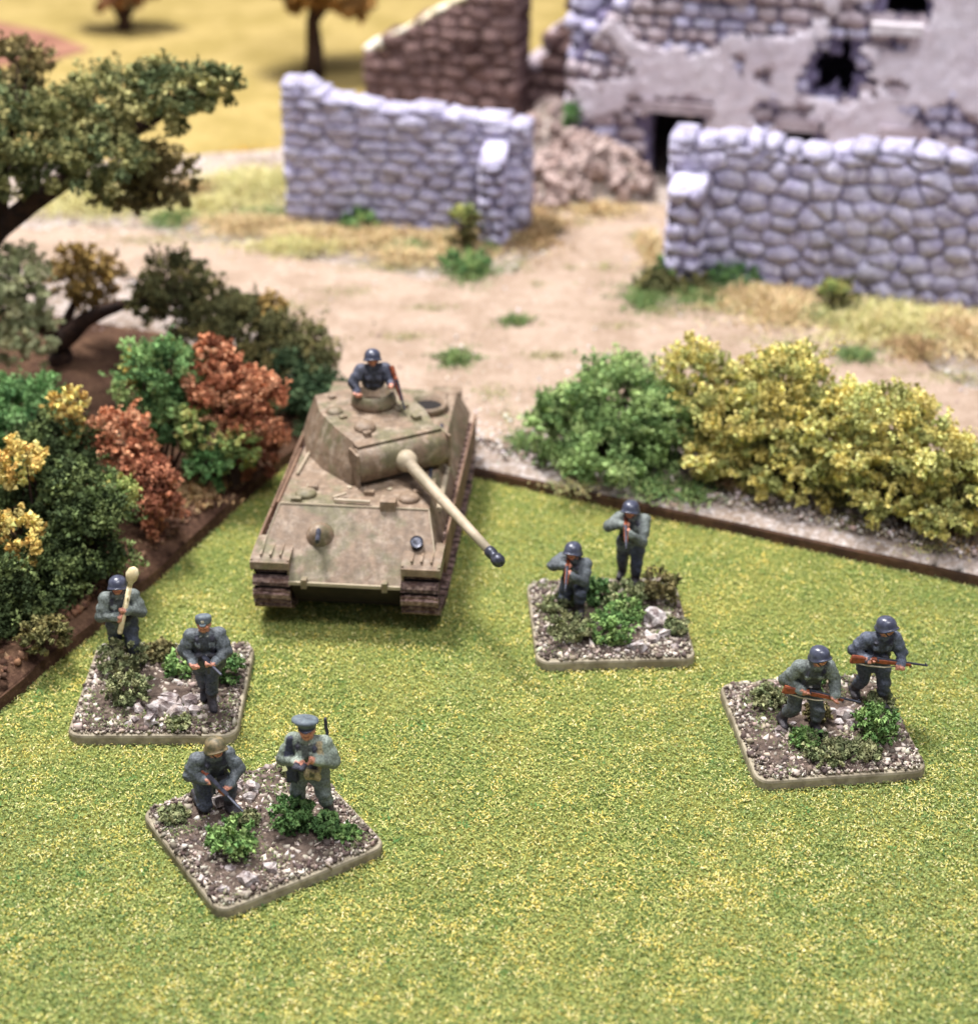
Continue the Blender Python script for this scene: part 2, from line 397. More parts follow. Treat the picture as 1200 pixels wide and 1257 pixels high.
def board(name, poly, h, mat, edge_in, label, res=.03, slope=.03, amp=.012, edge_mat=None):
    """a raised terrain board: polygon with a bevelled rim and an uneven sanded top"""
    P = np.array(poly, float)
    x0, y0 = P.min(0); x1, y1 = P.max(0)
    nx = int((x1 - x0) / res) + 2; ny = int((y1 - y0) / res) + 2
    xs = np.linspace(x0, x1, nx); ys = np.linspace(y0, y1, ny)
    X, Y = np.meshgrid(xs, ys, indexing='ij')
    d = np.full(X.shape, 1e9); ins = np.zeros(X.shape, bool); NX = X.copy(); NY = Y.copy()
    n = len(P)
    for i in range(n):
        a, b = P[i], P[(i + 1) % n]
        e = b - a; wx = X - a[0]; wy = Y - a[1]
        t = np.clip((wx * e[0] + wy * e[1]) / (e @ e), 0, 1)
        di = np.hypot(wx - t * e[0], wy - t * e[1])
        nr = di < d
        NX = np.where(nr, a[0] + t * e[0], NX); NY = np.where(nr, a[1] + t * e[1], NY); d = np.minimum(d, di)
        c = ((a[1] <= Y) & (b[1] > Y)) | ((b[1] <= Y) & (a[1] > Y))
        with np.errstate(divide='ignore', invalid='ignore'):
            xc = a[0] + (Y - a[1]) / (b[1] - a[1]) * e[0]
        ins ^= c & (X < xc)
    D = np.where(ins, d, -d)
    cell = (D[:-1, :-1] > 0) | (D[1:, :-1] > 0) | (D[1:, 1:] > 0) | (D[:-1, 1:] > 0)
    snap = D < .008
    X = np.where(snap, NX, X); Y = np.where(snap, NY, Y); D = np.where(snap, 0, D)
    Z = h + amp * (fbm(X, Y, 9, 2) - .5) * 2 * np.clip(D / .12, 0, 1) + amp * .5 * (vn(X, Y, 40, 5) - .5) * np.clip(D / .05, 0, 1)
    Z = Z - np.clip(1 - D / edge_in, 0, 1) ** 1.5 * slope
    idx = np.arange(nx * ny).reshape(nx, ny)
    ci, cj = np.nonzero(cell)
    F = np.stack([idx[ci, cj], idx[ci + 1, cj], idx[ci + 1, cj + 1], idx[ci, cj + 1]], 1)
    V = np.stack([X, Y, Z], -1).reshape(-1, 3)
    used = np.unique(F); rm = -np.ones(nx * ny, int); rm[used] = np.arange(len(used))
    me = npmesh(name, V[used], rm[F], smooth=True)
    o = link(name, me, mat)
    tag(o, label, 'terrain board', kind='structure')
    # the rim: a solid polygon wall from the table up to just under the top
    bm = bmesh.new()
    vs = []
    n = len(P)
    for i in range(n):                       # resample the rim so it can wander a little
        a, b = P[i], P[(i + 1) % n]
        m = max(1, int(np.linalg.norm(b - a) / .08))
        for k in range(m): vs.append(a + (b - a) * k / m)
    vs = np.array(vs)
    cen = vs.mean(0)
    jit = (vn(vs[:, 0], vs[:, 1], 7, 3) - .5) * .012
    dirs = cen - vs; dirs /= np.linalg.norm(dirs, axis=1)[:, None]
    rings = []
    for off, z in ((-.008, 0.0), (-.006, h * .55), (-.003, h - slope - .004), (.012, h - slope - .001)):
        rings.append([(v[0] + d[0] * (off + j), v[1] + d[1] * (off + j), z + (0.003 * random.random() if z else 0)) for v, d, j in zip(vs, dirs, jit)])
    loft(bm, rings, cap=False)
    bm_obj('rim', bm, edge_mat or M['board_edge'], o)
    return o

TERR = [(-.52, 5.06), (-.062, 4.845), (.698, 4.49), (1.325, 4.19), (2.6, 3.59), (4.2, 5.0), (4.2, 9.6), (-.4, 9.4), (-.9, 8.0), (-2.0, 7.75), (-4.0, 7.6), (-4.0, 6.9), (-2.6, 6.4), (-1.15, 5.85)]
board('terrain_board', TERR, .05, M['board'], .05, 'raised sandy terrain board with dark front rim carrying road and walls', slope=.014)
HEDGE = [(-.52, 5.08), (-1.13, 5.86), (-2.6, 6.4), (-4.0, 6.9), (-4.0, 3.0), (-1.45, 3.0), (-1.182, 3.622), (-.889, 4.262), (-.631, 4.894)]
board('hedge_board', HEDGE, .065, M['earth'], .08, 'raised brown earth board under the mixed autumn hedge', slope=.03, amp=.016, edge_mat=M['earth'])

# the sandy road: a ragged sheet that follows the board top
def road():
    lo = [(-2.9, 6.62), (-2.0, 6.52), (-1.55, 6.42), (-1.2, 6.2), (-.9, 5.95), (-.65, 5.65), (-.5, 5.35), (-.38, 5.12), (.02, 4.93), (.1, 5.05), (.16, 5.2), (.3, 5.32), (.6, 5.2), (1.0, 5.0), (1.5, 4.72), (2.2, 4.4), (3.0, 4.15)]
    hi = [(3.3, 4.6), (2.2, 5.0), (1.56, 5.36), (1.2, 5.55), (.95, 5.72), (.65, 5.95), (.5, 6.15), (.58, 6.4), (.66, 6.7), (.74, 7.1), (.5, 7.2), (.28, 7.15), (.27, 6.8), (.2, 6.55), (.05, 6.32), (-.2, 6.34), (-.6, 6.46), (-1.1, 6.72), (-1.6, 6.86), (-2.1, 6.92), (-2.9, 7.1)]
    P = np.array(lo + hi)
    vs = []
    for i in range(len(P)):
        a, b = P[i], P[(i + 1) % len(P)]
        m = max(1, int(np.linalg.norm(b - a) / .025))
        for k in range(m):
            p = a + (b - a) * k / m
            j = (fbm(p[0], p[1], 8, 11) - .5) * .16
            vs.append((p[0] + j, p[1] + (fbm(p[0], p[1], 8, 15) - .5) * .16))
    bm = bmesh.new()
    f = bm.faces.new([bm.verts.new((x, y, 0)) for x, y in vs])
    bmesh.ops.triangulate(bm, faces=[f])
    for it in range(3):
        es = [e for e in bm.edges if e.calc_length() > .09]
        if es: bmesh.ops.subdivide_edges(bm, edges=es, cuts=1)
        bmesh.ops.triangulate(bm, faces=bm.faces[:])
    for v in bm.verts:
        x, y = v.co.x, v.co.y
        v.co.z = .0645 + .004 * float(fbm(x, y, 12, 8)) - .006 * math.exp(-((y - 5.2 - .45 * (1 - x)) / .06) ** 2)
    o = bm_obj('road', bm, M['road'], smooth=True)
    tag(o, 'pale sandy dirt road forking between the stone walls', 'road', kind='structure')
road()

# ------------------------------------------------------------------ flock: the grass fibres of the mat and the tufts of the board
def fibres(P, L, Wd, tilt, col):
    """bent two-face blades at P; tilt 0 lies flat, 1 stands"""
    n = len(P)
    az = rng.uniform(0, 2 * math.pi, n)
    t = tilt
    d = np.stack([np.cos(az) * np.sqrt(1 - t * t), np.sin(az) * np.sqrt(1 - t * t), t], 1)
    s = np.stack([-np.sin(az), np.cos(az), rng.normal(size=n) * .3], 1)
    up = np.array([0, 0, 1.0])
    bend = rng.uniform(.15, .45, n)[:, None] * L[:, None]
    a = P
    m = P + d * L[:, None] * .55 + up * bend * .6
    e = P + d * L[:, None] + rng.normal(size=(n, 3)) * L[:, None] * .25
    e[:, 2] = np.maximum(e[:, 2], P[:, 2])
    V = np.stack([a, m - s * Wd[:, None], m + s * Wd[:, None], e], 1).reshape(-1, 3)
    F = (np.arange(n) * 4)[:, None, None] + np.array([(0, 1, 2), (1, 3, 2)])[None]
    return V, F.reshape(-1, 3), np.repeat(col, 4, 0)

def grass_mat():
    n = 480000
    y = 2.35 + (5.15 - 2.35) * rng.random(n) ** 1.15
    x = (rng.random(n) * 2 - 1) * (.34 * y + .42)
    # leave the raised boards free
    lx = -1.182 + (y - 3.622) * .433
    ok = (x > lx - .02) & (y < 4.878 - (x + .062) * .472 + .01)
    x, y = x[ok], y[ok]; n = len(x)
    P = np.stack([x, y, .002 + .004 * rng.random(n)], 1)
    L = rng.uniform(.0045, .0105, n); W_ = rng.uniform(.0009, .0018, n)
    pal = np.array(G((144, 152, 84), (158, 164, 94), (128, 142, 80), (112, 132, 78), (168, 170, 102)))
    yel = np.array(G((200, 184, 98), (212, 198, 120), (188, 172, 82), (222, 212, 152)))
    drk = np.array(G((74, 92, 50), (84, 104, 62)))
    col = pal[rng.integers(len(pal), size=n)]
    ny = .6 * fbm(x, y, 52, 4, 2) + .4 * fbm(x, y, 17, 14, 2) + .12 * (vn(x, y, 3, 9) - .5)
    py = np.clip((ny - .47) * 2.3, .06, .7)
    iy = rng.random(n) < py
    col[iy] = yel[rng.integers(len(yel), size=iy.sum())]
    idk = (~iy) & (rng.random(n) < .12)
    col[idk] = drk[rng.integers(len(drk), size=idk.sum())]
    drift = (fbm(x, y, 1.6, 51) - .5)
    col = col * (1 + .12 * rng.normal(size=(n, 1)) + .35 * drift[:, None]) * np.stack([1 + .25 * drift, 1 + 0 * drift, 1 - .2 * drift], 1)
    spot = (fbm(x, y, 30, 61) > .77) & (rng.random(n) < .6)
    col[spot] = np.array(lin(88, 128, 70))
    V, F, cc = fibres(P, L, W_, rng.uniform(0, .4, n), np.clip(col, .004, .9))
    o = link('grass', npmesh('grass', V, F, cc), M['flock'])
    tag(o, 'short green and yellow flock fibres covering the game mat', 'grass', kind='stuff')
grass_mat()

PATCH = [('pale', -1.03, 7.32, .21, .27), ('pale', -.87, 7.43, .1, .17), ('green', -.92, 6.97, .16, .12), ('tan', -.45, 6.73, .18, .13), ('tan', -.13, 6.68, .19, .17), ('green', -1.28, 6.97, .1, .1), ('tan', -.31, 6.51, .12, .09), ('green', -.07, 6.35, .09, .12), ('green', -.52, 6.92, .08, .1), ('brown', .18, 6.82, .11, .24), ('green', 0, 6.68, .05, .09), ('green', .77, 6.17, .21, .18), ('green', .91, 6.34, .12, .12), ('tan', 1.04, 5.98, .17, .15), ('pale', 1.37, 5.87, .28, .21), ('green', 1.23, 5.59, .08, .07), ('brown', 1.43, 5.64, .09, .1), ('tan', 1.63, 5.79, .11, .22), ('green', .56, 6.09, .09, .12), ('green', -.11, 5.56, .08, .08), ('green', .09, 5.89, .06, .05), ('thin', -.2, 6.02, .13, .05), ('thin', .44, 6.42, .09, .07), ('thin', .18, 6.24, .04, .05), ('thin', .31, 6.42, .05, .04), ('thin', .06, 5.11, .05, .15), ('green', .1, 4.94, .04, .08), ('thin', .58, 6.78, .06, .08), ('thin', .37, 6.92, .07, .08), ('green', .47, 4.65, .09, .08), ('green', .59, 4.62, .07, .07), ('thin', .84, 4.6, .14, .07), ('thin', .24, 4.65, .09, .07), ('thin', 1.03, 4.45, .09, .07), ('brown', 1.3, 4.43, .07, .12), ('brown', .69, 4.7, .06, .07), ('tanL', -.84, 4.65, .07, .11), ('thin', -.53, 6.17, .18, .08), ('brown', -1.26, 7.27, .14, .15), ('ochre', -1.08, 7.77, .22, .24), ('thin', 1.21, 4.3, .09, .04), ('tan', 2.1, 5.6, .3, .25), ('green', 2.5, 5.3, .3, .2), ('pale', -1.6, 7.2, .3, .2), ('ochre', -1.7, 7.6, .4, .2), ('ochre', -.5, 7.85, .3, .2), ('tan', -.65, 6.75, .2, .12), ('tan', -.95, 6.88, .2, .12), ('green', -.3, 6.62, .12, .08), ('pale', -.75, 6.62, .2, .08), ('thin', -.4, 6.42, .25, .07), ('thin', .12, 6.45, .08, .1), ('thin', -1.3, 6.72, .3, .1), ('tan', .95, 6.1, .2, .12), ('green', 1.2, 5.95, .2, .1), ('thin', .62, 5.98, .15, .08), ('thin', 1.0, 5.72, .25, .07), ('thin', 1.5, 5.42, .25, .08), ('green', .62, 6.3, .06, .1), ('tan', .62, 6.6, .05, .2), ('thin', .25, 6.9, .06, .15), ('tan', 1.9, 5.75, .25, .15), ('thin', -.75, 6.05, .2, .08), ('thin', .02, 5.3, .1, .1), ('thin', .2, 5.6, .1, .05), ('thin', .45, 5.85, .12, .05), ('thin', -.3, 5.75, .1, .05), ('green', .3, 5.12, .15, .05), ('ochre', -.9, 7.65, .3, .12), ('pale', -1.2, 7.1, .2, .12), ('tan', .45, 7.05, .15, .08)]
def tufts():
    Vs, Fs, Cs, off = [], [], [], 0
    pals = {'pale': G((198, 190, 134), (210, 200, 150), (184, 178, 116)), 'green': G((98, 122, 72), (116, 138, 84), (84, 108, 64), (132, 144, 90)),
            'tan': G((200, 178, 136), (186, 162, 120), (212, 192, 150)), 'brown': G((160, 134, 96), (142, 118, 84), (178, 152, 112)),
            'thin': G((146, 144, 96), (130, 134, 86), (166, 154, 108)), 'tanL': G((176, 146, 102), (190, 162, 118), (156, 124, 88)), 'ochre': G((190, 152, 66), (170, 134, 58), (204, 170, 84))}
    for kind, x, y, rx, ry in PATCH:
        n = int(min(5500, {'thin': 11000}.get(kind, 30000) * rx * ry * 3.0)) + 80
        g = rng.normal(size=(n, 2)) * .55
        px = x + g[:, 0] * rx * (1 + .4 * np.sin(g[:, 1] * 5)); py = y + g[:, 1] * ry
        z0 = .068 if y < 7.55 or x > -.4 else .02
        H = {'thin': .012, 'green': .03, 'ochre': .035}.get(kind, .045)
        fall = np.exp(-(g ** 2).sum(1) * 1.2)
        L = H * rng.uniform(.5, 1.2, n) * (.5 + .7 * fall)
        V, F, c = fibres(np.stack([px, py, np.full(n, z0 - .006)], 1), L, np.full(n, .0027), rng.uniform(.25, .95, n), pick(pals[kind], n))
        Vs.append(V); Fs.append(F + off); Cs.append(c); off += len(V)
    o = link('tufts', npmesh('tufts', np.concatenate(Vs), np.concatenate(Fs), np.concatenate(Cs)), M['flock'])
    tag(o, 'patches of green and tan static grass along road and walls', 'grass', kind='stuff')
tufts()

def grit():
    n = 7000
    t = rng.random(n)
    x = -.4 + 2.6 * t
    y = 4.878 - (x + .062) * .472 + .02 + np.abs(rng.normal(size=n)) * .2
    n2 = 5000
    x2 = rng.uniform(-2.6, 2.6, n2); y2 = rng.uniform(5.2, 7.4, n2)
    x = np.r_[x, x2]; y = np.r_[y, y2]
    ok = (y > 5.1 - (x + .52) * .625) | (x > -.4)
    x, y = x[ok], y[ok]
    P = np.stack([x, y, np.full(len(x), .066)], 1)
    sz = rng.gamma(2, .0017, len(x)).clip(.0015, .011)
    V, F, c = crumbs(P, sz, pick(G((196, 184, 176), (180, 164, 150), (160, 142, 126), (208, 200, 194)), len(x)), 'oct')
    o = link('gravel', npmesh('gravel', V, F, c), M['gravel'])
    tag(o, 'pale grit scattered over the terrain board and road', 'gravel', kind='stuff')
    n = 3500
    t = rng.uniform(-.7, 1.75, n); off = np.abs(rng.normal(size=n)) * .14 + .02
    x = -1.182 + t * .397 - off * .918; y = 3.622 + t * .918 + off * .397
    V, F, c = crumbs(np.stack([x, y, np.full(n, .058)], 1), rng.gamma(2, .003, n).clip(.002, .016), pick(G((126, 92, 70), (100, 70, 54), (150, 116, 92), (84, 60, 48)), n), 'oct')
    o = link('soil', npmesh('soil', V, F, c), M['gravel'])
    tag(o, 'brown soil crumbs along the rim of the hedge board', 'soil', kind='stuff')
grit()

# ------------------------------------------------------------------ stone pieces shared by walls, rubble and bases
def piece_mesh(name, seed, mat, jit, power, smooth=True):
    r = random.Random(seed)
    bm = bmesh.new()
    bmesh.ops.create_cube(bm, size=1.0)
    bmesh.ops.subdivide_edges(bm, edges=bm.edges[:], cuts=1, use_grid_fill=True)
    for v in bm.verts:
        p = v.co * 2
        n = (abs(p.x) ** power + abs(p.y) ** power + abs(p.z) ** power) ** (1 / power)
        p = p / n if n else p
        v.co = p * .5 + Vector((r.gauss(0, jit), r.gauss(0, jit), r.gauss(0, jit)))
    me = bpy.data.meshes.new(name)
    bm.to_mesh(me); bm.free()
    if smooth:
        for p in me.polygons: p.use_smooth = True
    me.materials.append(mat)
    return me

STONES = {k: [piece_mesh('stone', 100 * j + i, M[k], .055, 5.0) for i in range(7)] for j, k in enumerate(('stone', 'stone_cap', 'stone_warm', 'stone_brown', 'cream_stone'))}
M['rubble'] = material('fallen_masonry', lin(186, 166, 158), lin(152, 130, 122), rough=.9, mixscale=12, nscale=50, nlow=.72, nhigh=1.2, bump=.8, bscale=60, spec=.15, objvar=.18, dust=lin(214, 202, 198), dustscale=32, dustlo=.5, dusthi=.7, dustamt=.6)
ROCKS = {k: [piece_mesh('rock', 900 + 50 * j + i, M[k], .13, 3.0, False) for i in range(8)] for j, k in enumerate(('rock', 'rubble'))}

def put_piece(name, me, parent, loc, scale, rot):
    o = bpy.data.objects.new(name, me)
    C.objects.link(o)
    o.parent = parent
    o.location = loc; o.scale = scale; o.rotation_euler = rot
    return o

def voronoi_stones(root, Ln, hf, hmax, caph, rowh, sw, thick, mat, R):
    # irregular courses: every stone is the cell round its own seed, so neighbours fit like laid stones
    pts = []; k = 0; z = rowh * .3
    while z < hmax:
        u = sw * (.15 + .5 * (k % 2)) * R.uniform(.6, 1.2)
        while u < Ln + sw * .3:
            pts.append((u + R.uniform(-.25, .25) * sw, z + R.uniform(-.24, .24) * rowh)); u += sw * R.uniform(.7, 1.35)
        z += rowh * R.uniform(.85, 1.15); k += 1
    asp = sw / rowh * 1.05
    for (pu, pz) in pts:
        top = hf(min(max(pu / Ln, 0), 1)) - caph * .55
        poly = [(0, -.01), (Ln, -.01), (Ln, top), (0, top)]
        for (qu, qz) in pts:
            if (qu, qz) == (pu, pz) or abs(qu - pu) > 3 * sw or abs(qz - pz) > 3.2 * rowh: continue
            nx, nz = (qu - pu) / asp ** 2, (qz - pz)
            c = nx * (pu + qu) / 2 + nz * (pz + qz) / 2
            out = []
            for i in range(len(poly)):
                A, B = poly[i], poly[(i + 1) % len(poly)]
                da, db = nx * A[0] + nz * A[1] - c, nx * B[0] + nz * B[1] - c
                if da <= 0: out.append(A)
                if da * db < 0:
                    t = da / (da - db); out.append((A[0] + (B[0] - A[0]) * t, A[1] + (B[1] - A[1]) * t))
            poly = out
            if len(poly) < 3: break
        if len(poly) < 3: continue
        ar = abs(sum(poly[i][0] * poly[(i + 1) % len(poly)][1] - poly[(i + 1) % len(poly)][0] * poly[i][1] for i in range(len(poly)))) / 2
        if ar < sw * rowh * .12: continue
        mu = sum(p[0] for p in poly) / len(poly); mz = sum(p[1] for p in poly) / len(poly)
        # merge corners that nearly coincide
        q = [p for i, p in enumerate(poly) if math.dist(p, poly[i - 1]) > .008]
        if len(q) < 3: continue
        bm = bmesh.new()
        t = thick / 2 * R.uniform(.93, 1.06); j = .004
        sh = lambda f, y: [((p[0] - mu) * f + R.uniform(-j, j), y + R.uniform(-j, j), (p[1] - mz) * f + R.uniform(-j, j)) for p in q]
        f_ = R.uniform(.7, .84); j = .006; loft(bm, [sh(.75, t), sh(.975, t * .86), sh(.975, -t * .86), sh(f_, -t * R.uniform(1.0, 1.1))])
        bm_obj('stone', bm, M[mat], root, True).location = (mu, R.uniform(-.004, .004), mz)

def stone_wall(name, label, p0, p1, z0, hf, thick, rowh, sw, mat, capmat, mortar, cat='wall', group=None, cap_over=1.12, caph=None):
    d = Vector((p1[0] - p0[0], p1[1] - p0[1], 0)); Ln = d.length
    root = thing(name, label, cat, (p0[0], p0[1], z0), math.atan2(d.y, d.x), group)
    bm = bmesh.new()
    n = 24
    rings = []
    for i in range(n + 1):
        u = .012 + (Ln - .024) * i / n; h = hf(u / Ln) - rowh * .6; t = thick / 2 - .014
        rings.append([(u, -t, -.02), (u, t, -.02), (u, t, h), (u, -t, h)])
    loft(bm, rings)
    bm_obj('core', bm, M[mortar], root)
    R = random.Random(name + label)
    caph = caph or rowh * 1.15
    hmax = max(hf(i / 20) for i in range(21))
    voronoi_stones(root, Ln, hf, hmax, caph, rowh, sw, thick, mat, R)
    u = 0
    while u < Ln - .01:                                     # coping
        w = min(sw * R.uniform(.5, 1.3), Ln - u)
        if Ln - u - w < sw * .4: w = Ln - u
        top = hf((u + w / 2) / Ln)
        sl = math.atan2(hf(min(1, (u + w) / Ln)) - hf(u / Ln), w)
        put_piece('coping_stone', R.choice(STONES[capmat]), root, (u + w / 2, R.uniform(-.006, .006), top - caph / 2 + R.uniform(-.006, .01)),
                  (w * 1.04, thick * cap_over * R.uniform(.9, 1.05), caph * R.uniform(.7, 1.15)), (R.uniform(-.08, .08), -sl + R.uniform(-.08, .08), R.uniform(-.06, .06)))
        u += w
    return root

def buttress(root, u0, u1, y0, y1, h0, h1, rowh, mat, seed):
    """stepped pier of stones standing in front of its wall (y0 front, y1 at the wall face)"""
    R = random.Random(seed)
    bm = bmesh.new()
    loft(bm, [[(u0 + .012, y0 + .012, -.02), (u1 - .012, y0 + .012, -.02), (u1 - .012, y1, -.02), (u0 + .012, y1, -.02)],
              [(u0 + .012, y0 + .012, h0 - .02), (u1 - .012, y0 + .012, h0 - .02), (u1 - .012, y1, h1 - .02), (u0 + .012, y1, h1 - .02)]])
    bm_obj('core', bm, M['mortar'], root)
    z = 0; k = 0
    while z < h0 - rowh * .4:
        rh = rowh * R.uniform(.85, 1.2)
        cut = R.uniform(.38, .62) if k % 2 else None
        parts = [(u0, u1)] if cut is None else [(u0, u0 + (u1 - u0) * cut), (u0 + (u1 - u0) * cut, u1)]
        for a, b in parts:
            put_piece('stone', R.choice(STONES[mat]), root, ((a + b) / 2, (y0 + y1) / 2, z + rh / 2), ((b - a), (y1 - y0) * R.uniform(1, 1.12), rh * 1.04), (0, R.uniform(-.05, .05), R.uniform(-.06, .06)))
        z += rh; k += 1
    put_piece('coping_stone', STONES['stone'][1], root, ((u0 + u1) / 2, (y0 + y1) / 2, (h0 + h1) / 2 - .01), ((u1 - u0) * .98, (y1 - y0) * 1.1, .05), (math.atan2(h1 - h0, y1 - y0), 0, 0))

lerp = lambda a, b, t: a + (b - a) * t
wl = stone_wall('field_wall', 'lavender grey dry stone wall of thin flat stones with bush at its buttress', (-.80, 7.00), (.165, 6.84), .05,
                lambda t: lerp(.54, .465, t) + (.045 if t < .14 else 0), .13, .047, .105, 'stone', 'stone_cap', 'mortar', group='dry stone walls either side of the track')
buttress(wl, .80, .905, -.20, -.06, .34, .39, .05, 'stone', 5)
wr = stone_wall('field_wall', 'lavender grey stone wall of big rounded blocks in front of the ruined house', (.665, 6.42), (2.75, 5.84), .05,
                lambda t: .555 + .012 * math.sin(t * 21), .13, .066, .098, 'stone', 'stone_cap', 'mortar', group='dry stone walls either side of the track')
buttress(wr, .02, .155, -.19, -.06, .375, .41, .062, 'stone', 6)

stone_wall('gable_wall', 'dark brown ruined wall with sloping cream coping beyond the field walls', (-.55, 8.35), (.16, 8.12), .03,
           lambda t: lerp(.40, .80, t), .20, .06, .10, 'stone_brown', 'cream_stone', 'mortar_brown', cap_over=1.05, caph=.05)
stone_wall('broken_wall', 'jagged stub of brown wall between gable wall and ruined house', (.20, 8.35), (.60, 8.15), .03,
           lambda t: .25 + .75 * t + .06 * math.sin(t * 25), .16, .075, .11, 'stone_brown', 'stone_warm', 'mortar_brown', caph=.09)

# ------------------------------------------------------------------ ruined house
def slab(mask, cell, y0, y1, u0, z0, jit, seed):
    """solid slab with ragged outline and openings from a boolean mask of cells"""
    nu, nz = mask.shape
    r = np.random.default_rng(seed)
    ju = r.uniform(-jit, jit, (nu + 1, nz + 1)) * cell; jz = r.uniform(-jit, jit, (nu + 1, nz + 1)) * cell
    jy = r.uniform(-1, 1, (nu + 1, nz + 1)) * .006
    I, J = np.meshgrid(np.arange(nu + 1), np.arange(nz + 1), indexing='ij')
    U = u0 + I * cell + ju; Z = z0 + J * cell + jz
    Vf = np.stack([U, y0 + jy, Z], -1).reshape(-1, 3); Vb = np.stack([U, np.full(U.shape, y1), Z], -1).reshape(-1, 3)
    N = len(Vf); idx = np.arange(N).reshape(nu + 1, nz + 1)
    i, j = np.nonzero(mask)
    F = [np.stack([idx[i, j], idx[i + 1, j], idx[i + 1, j + 1], idx[i, j + 1]], 1), np.stack([idx[i, j], idx[i, j + 1], idx[i + 1, j + 1], idx[i + 1, j]], 1) + N]
    mp = np.pad(mask, 1)
    for di, dj, a, b in ((-1, 0, (0, 0), (0, 1)), (1, 0, (1, 0), (1, 1)), (0, -1, (0, 0), (1, 0)), (0, 1, (0, 1), (1, 1))):
        e = mask & ~mp[1 + di:1 + di + nu, 1 + dj:1 + dj + nz]
        i, j = np.nonzero(e)
        A = idx[i + a[0], j + a[1]]; B = idx[i + b[0], j + b[1]]
        F.append(np.stack([A, B, B + N, A + N], 1))
    V = np.concatenate([Vf, Vb]); F = np.concatenate(F)
    used = np.unique(F); rm = -np.ones(len(V), int); rm[used] = np.arange(len(used))
    me = npmesh('slab', V[used], rm[F])
    bm = bmesh.new(); bm.from_mesh(me); bmesh.ops.recalc_face_normals(bm, faces=bm.faces); bm.to_mesh(me); bm.free()
    return me

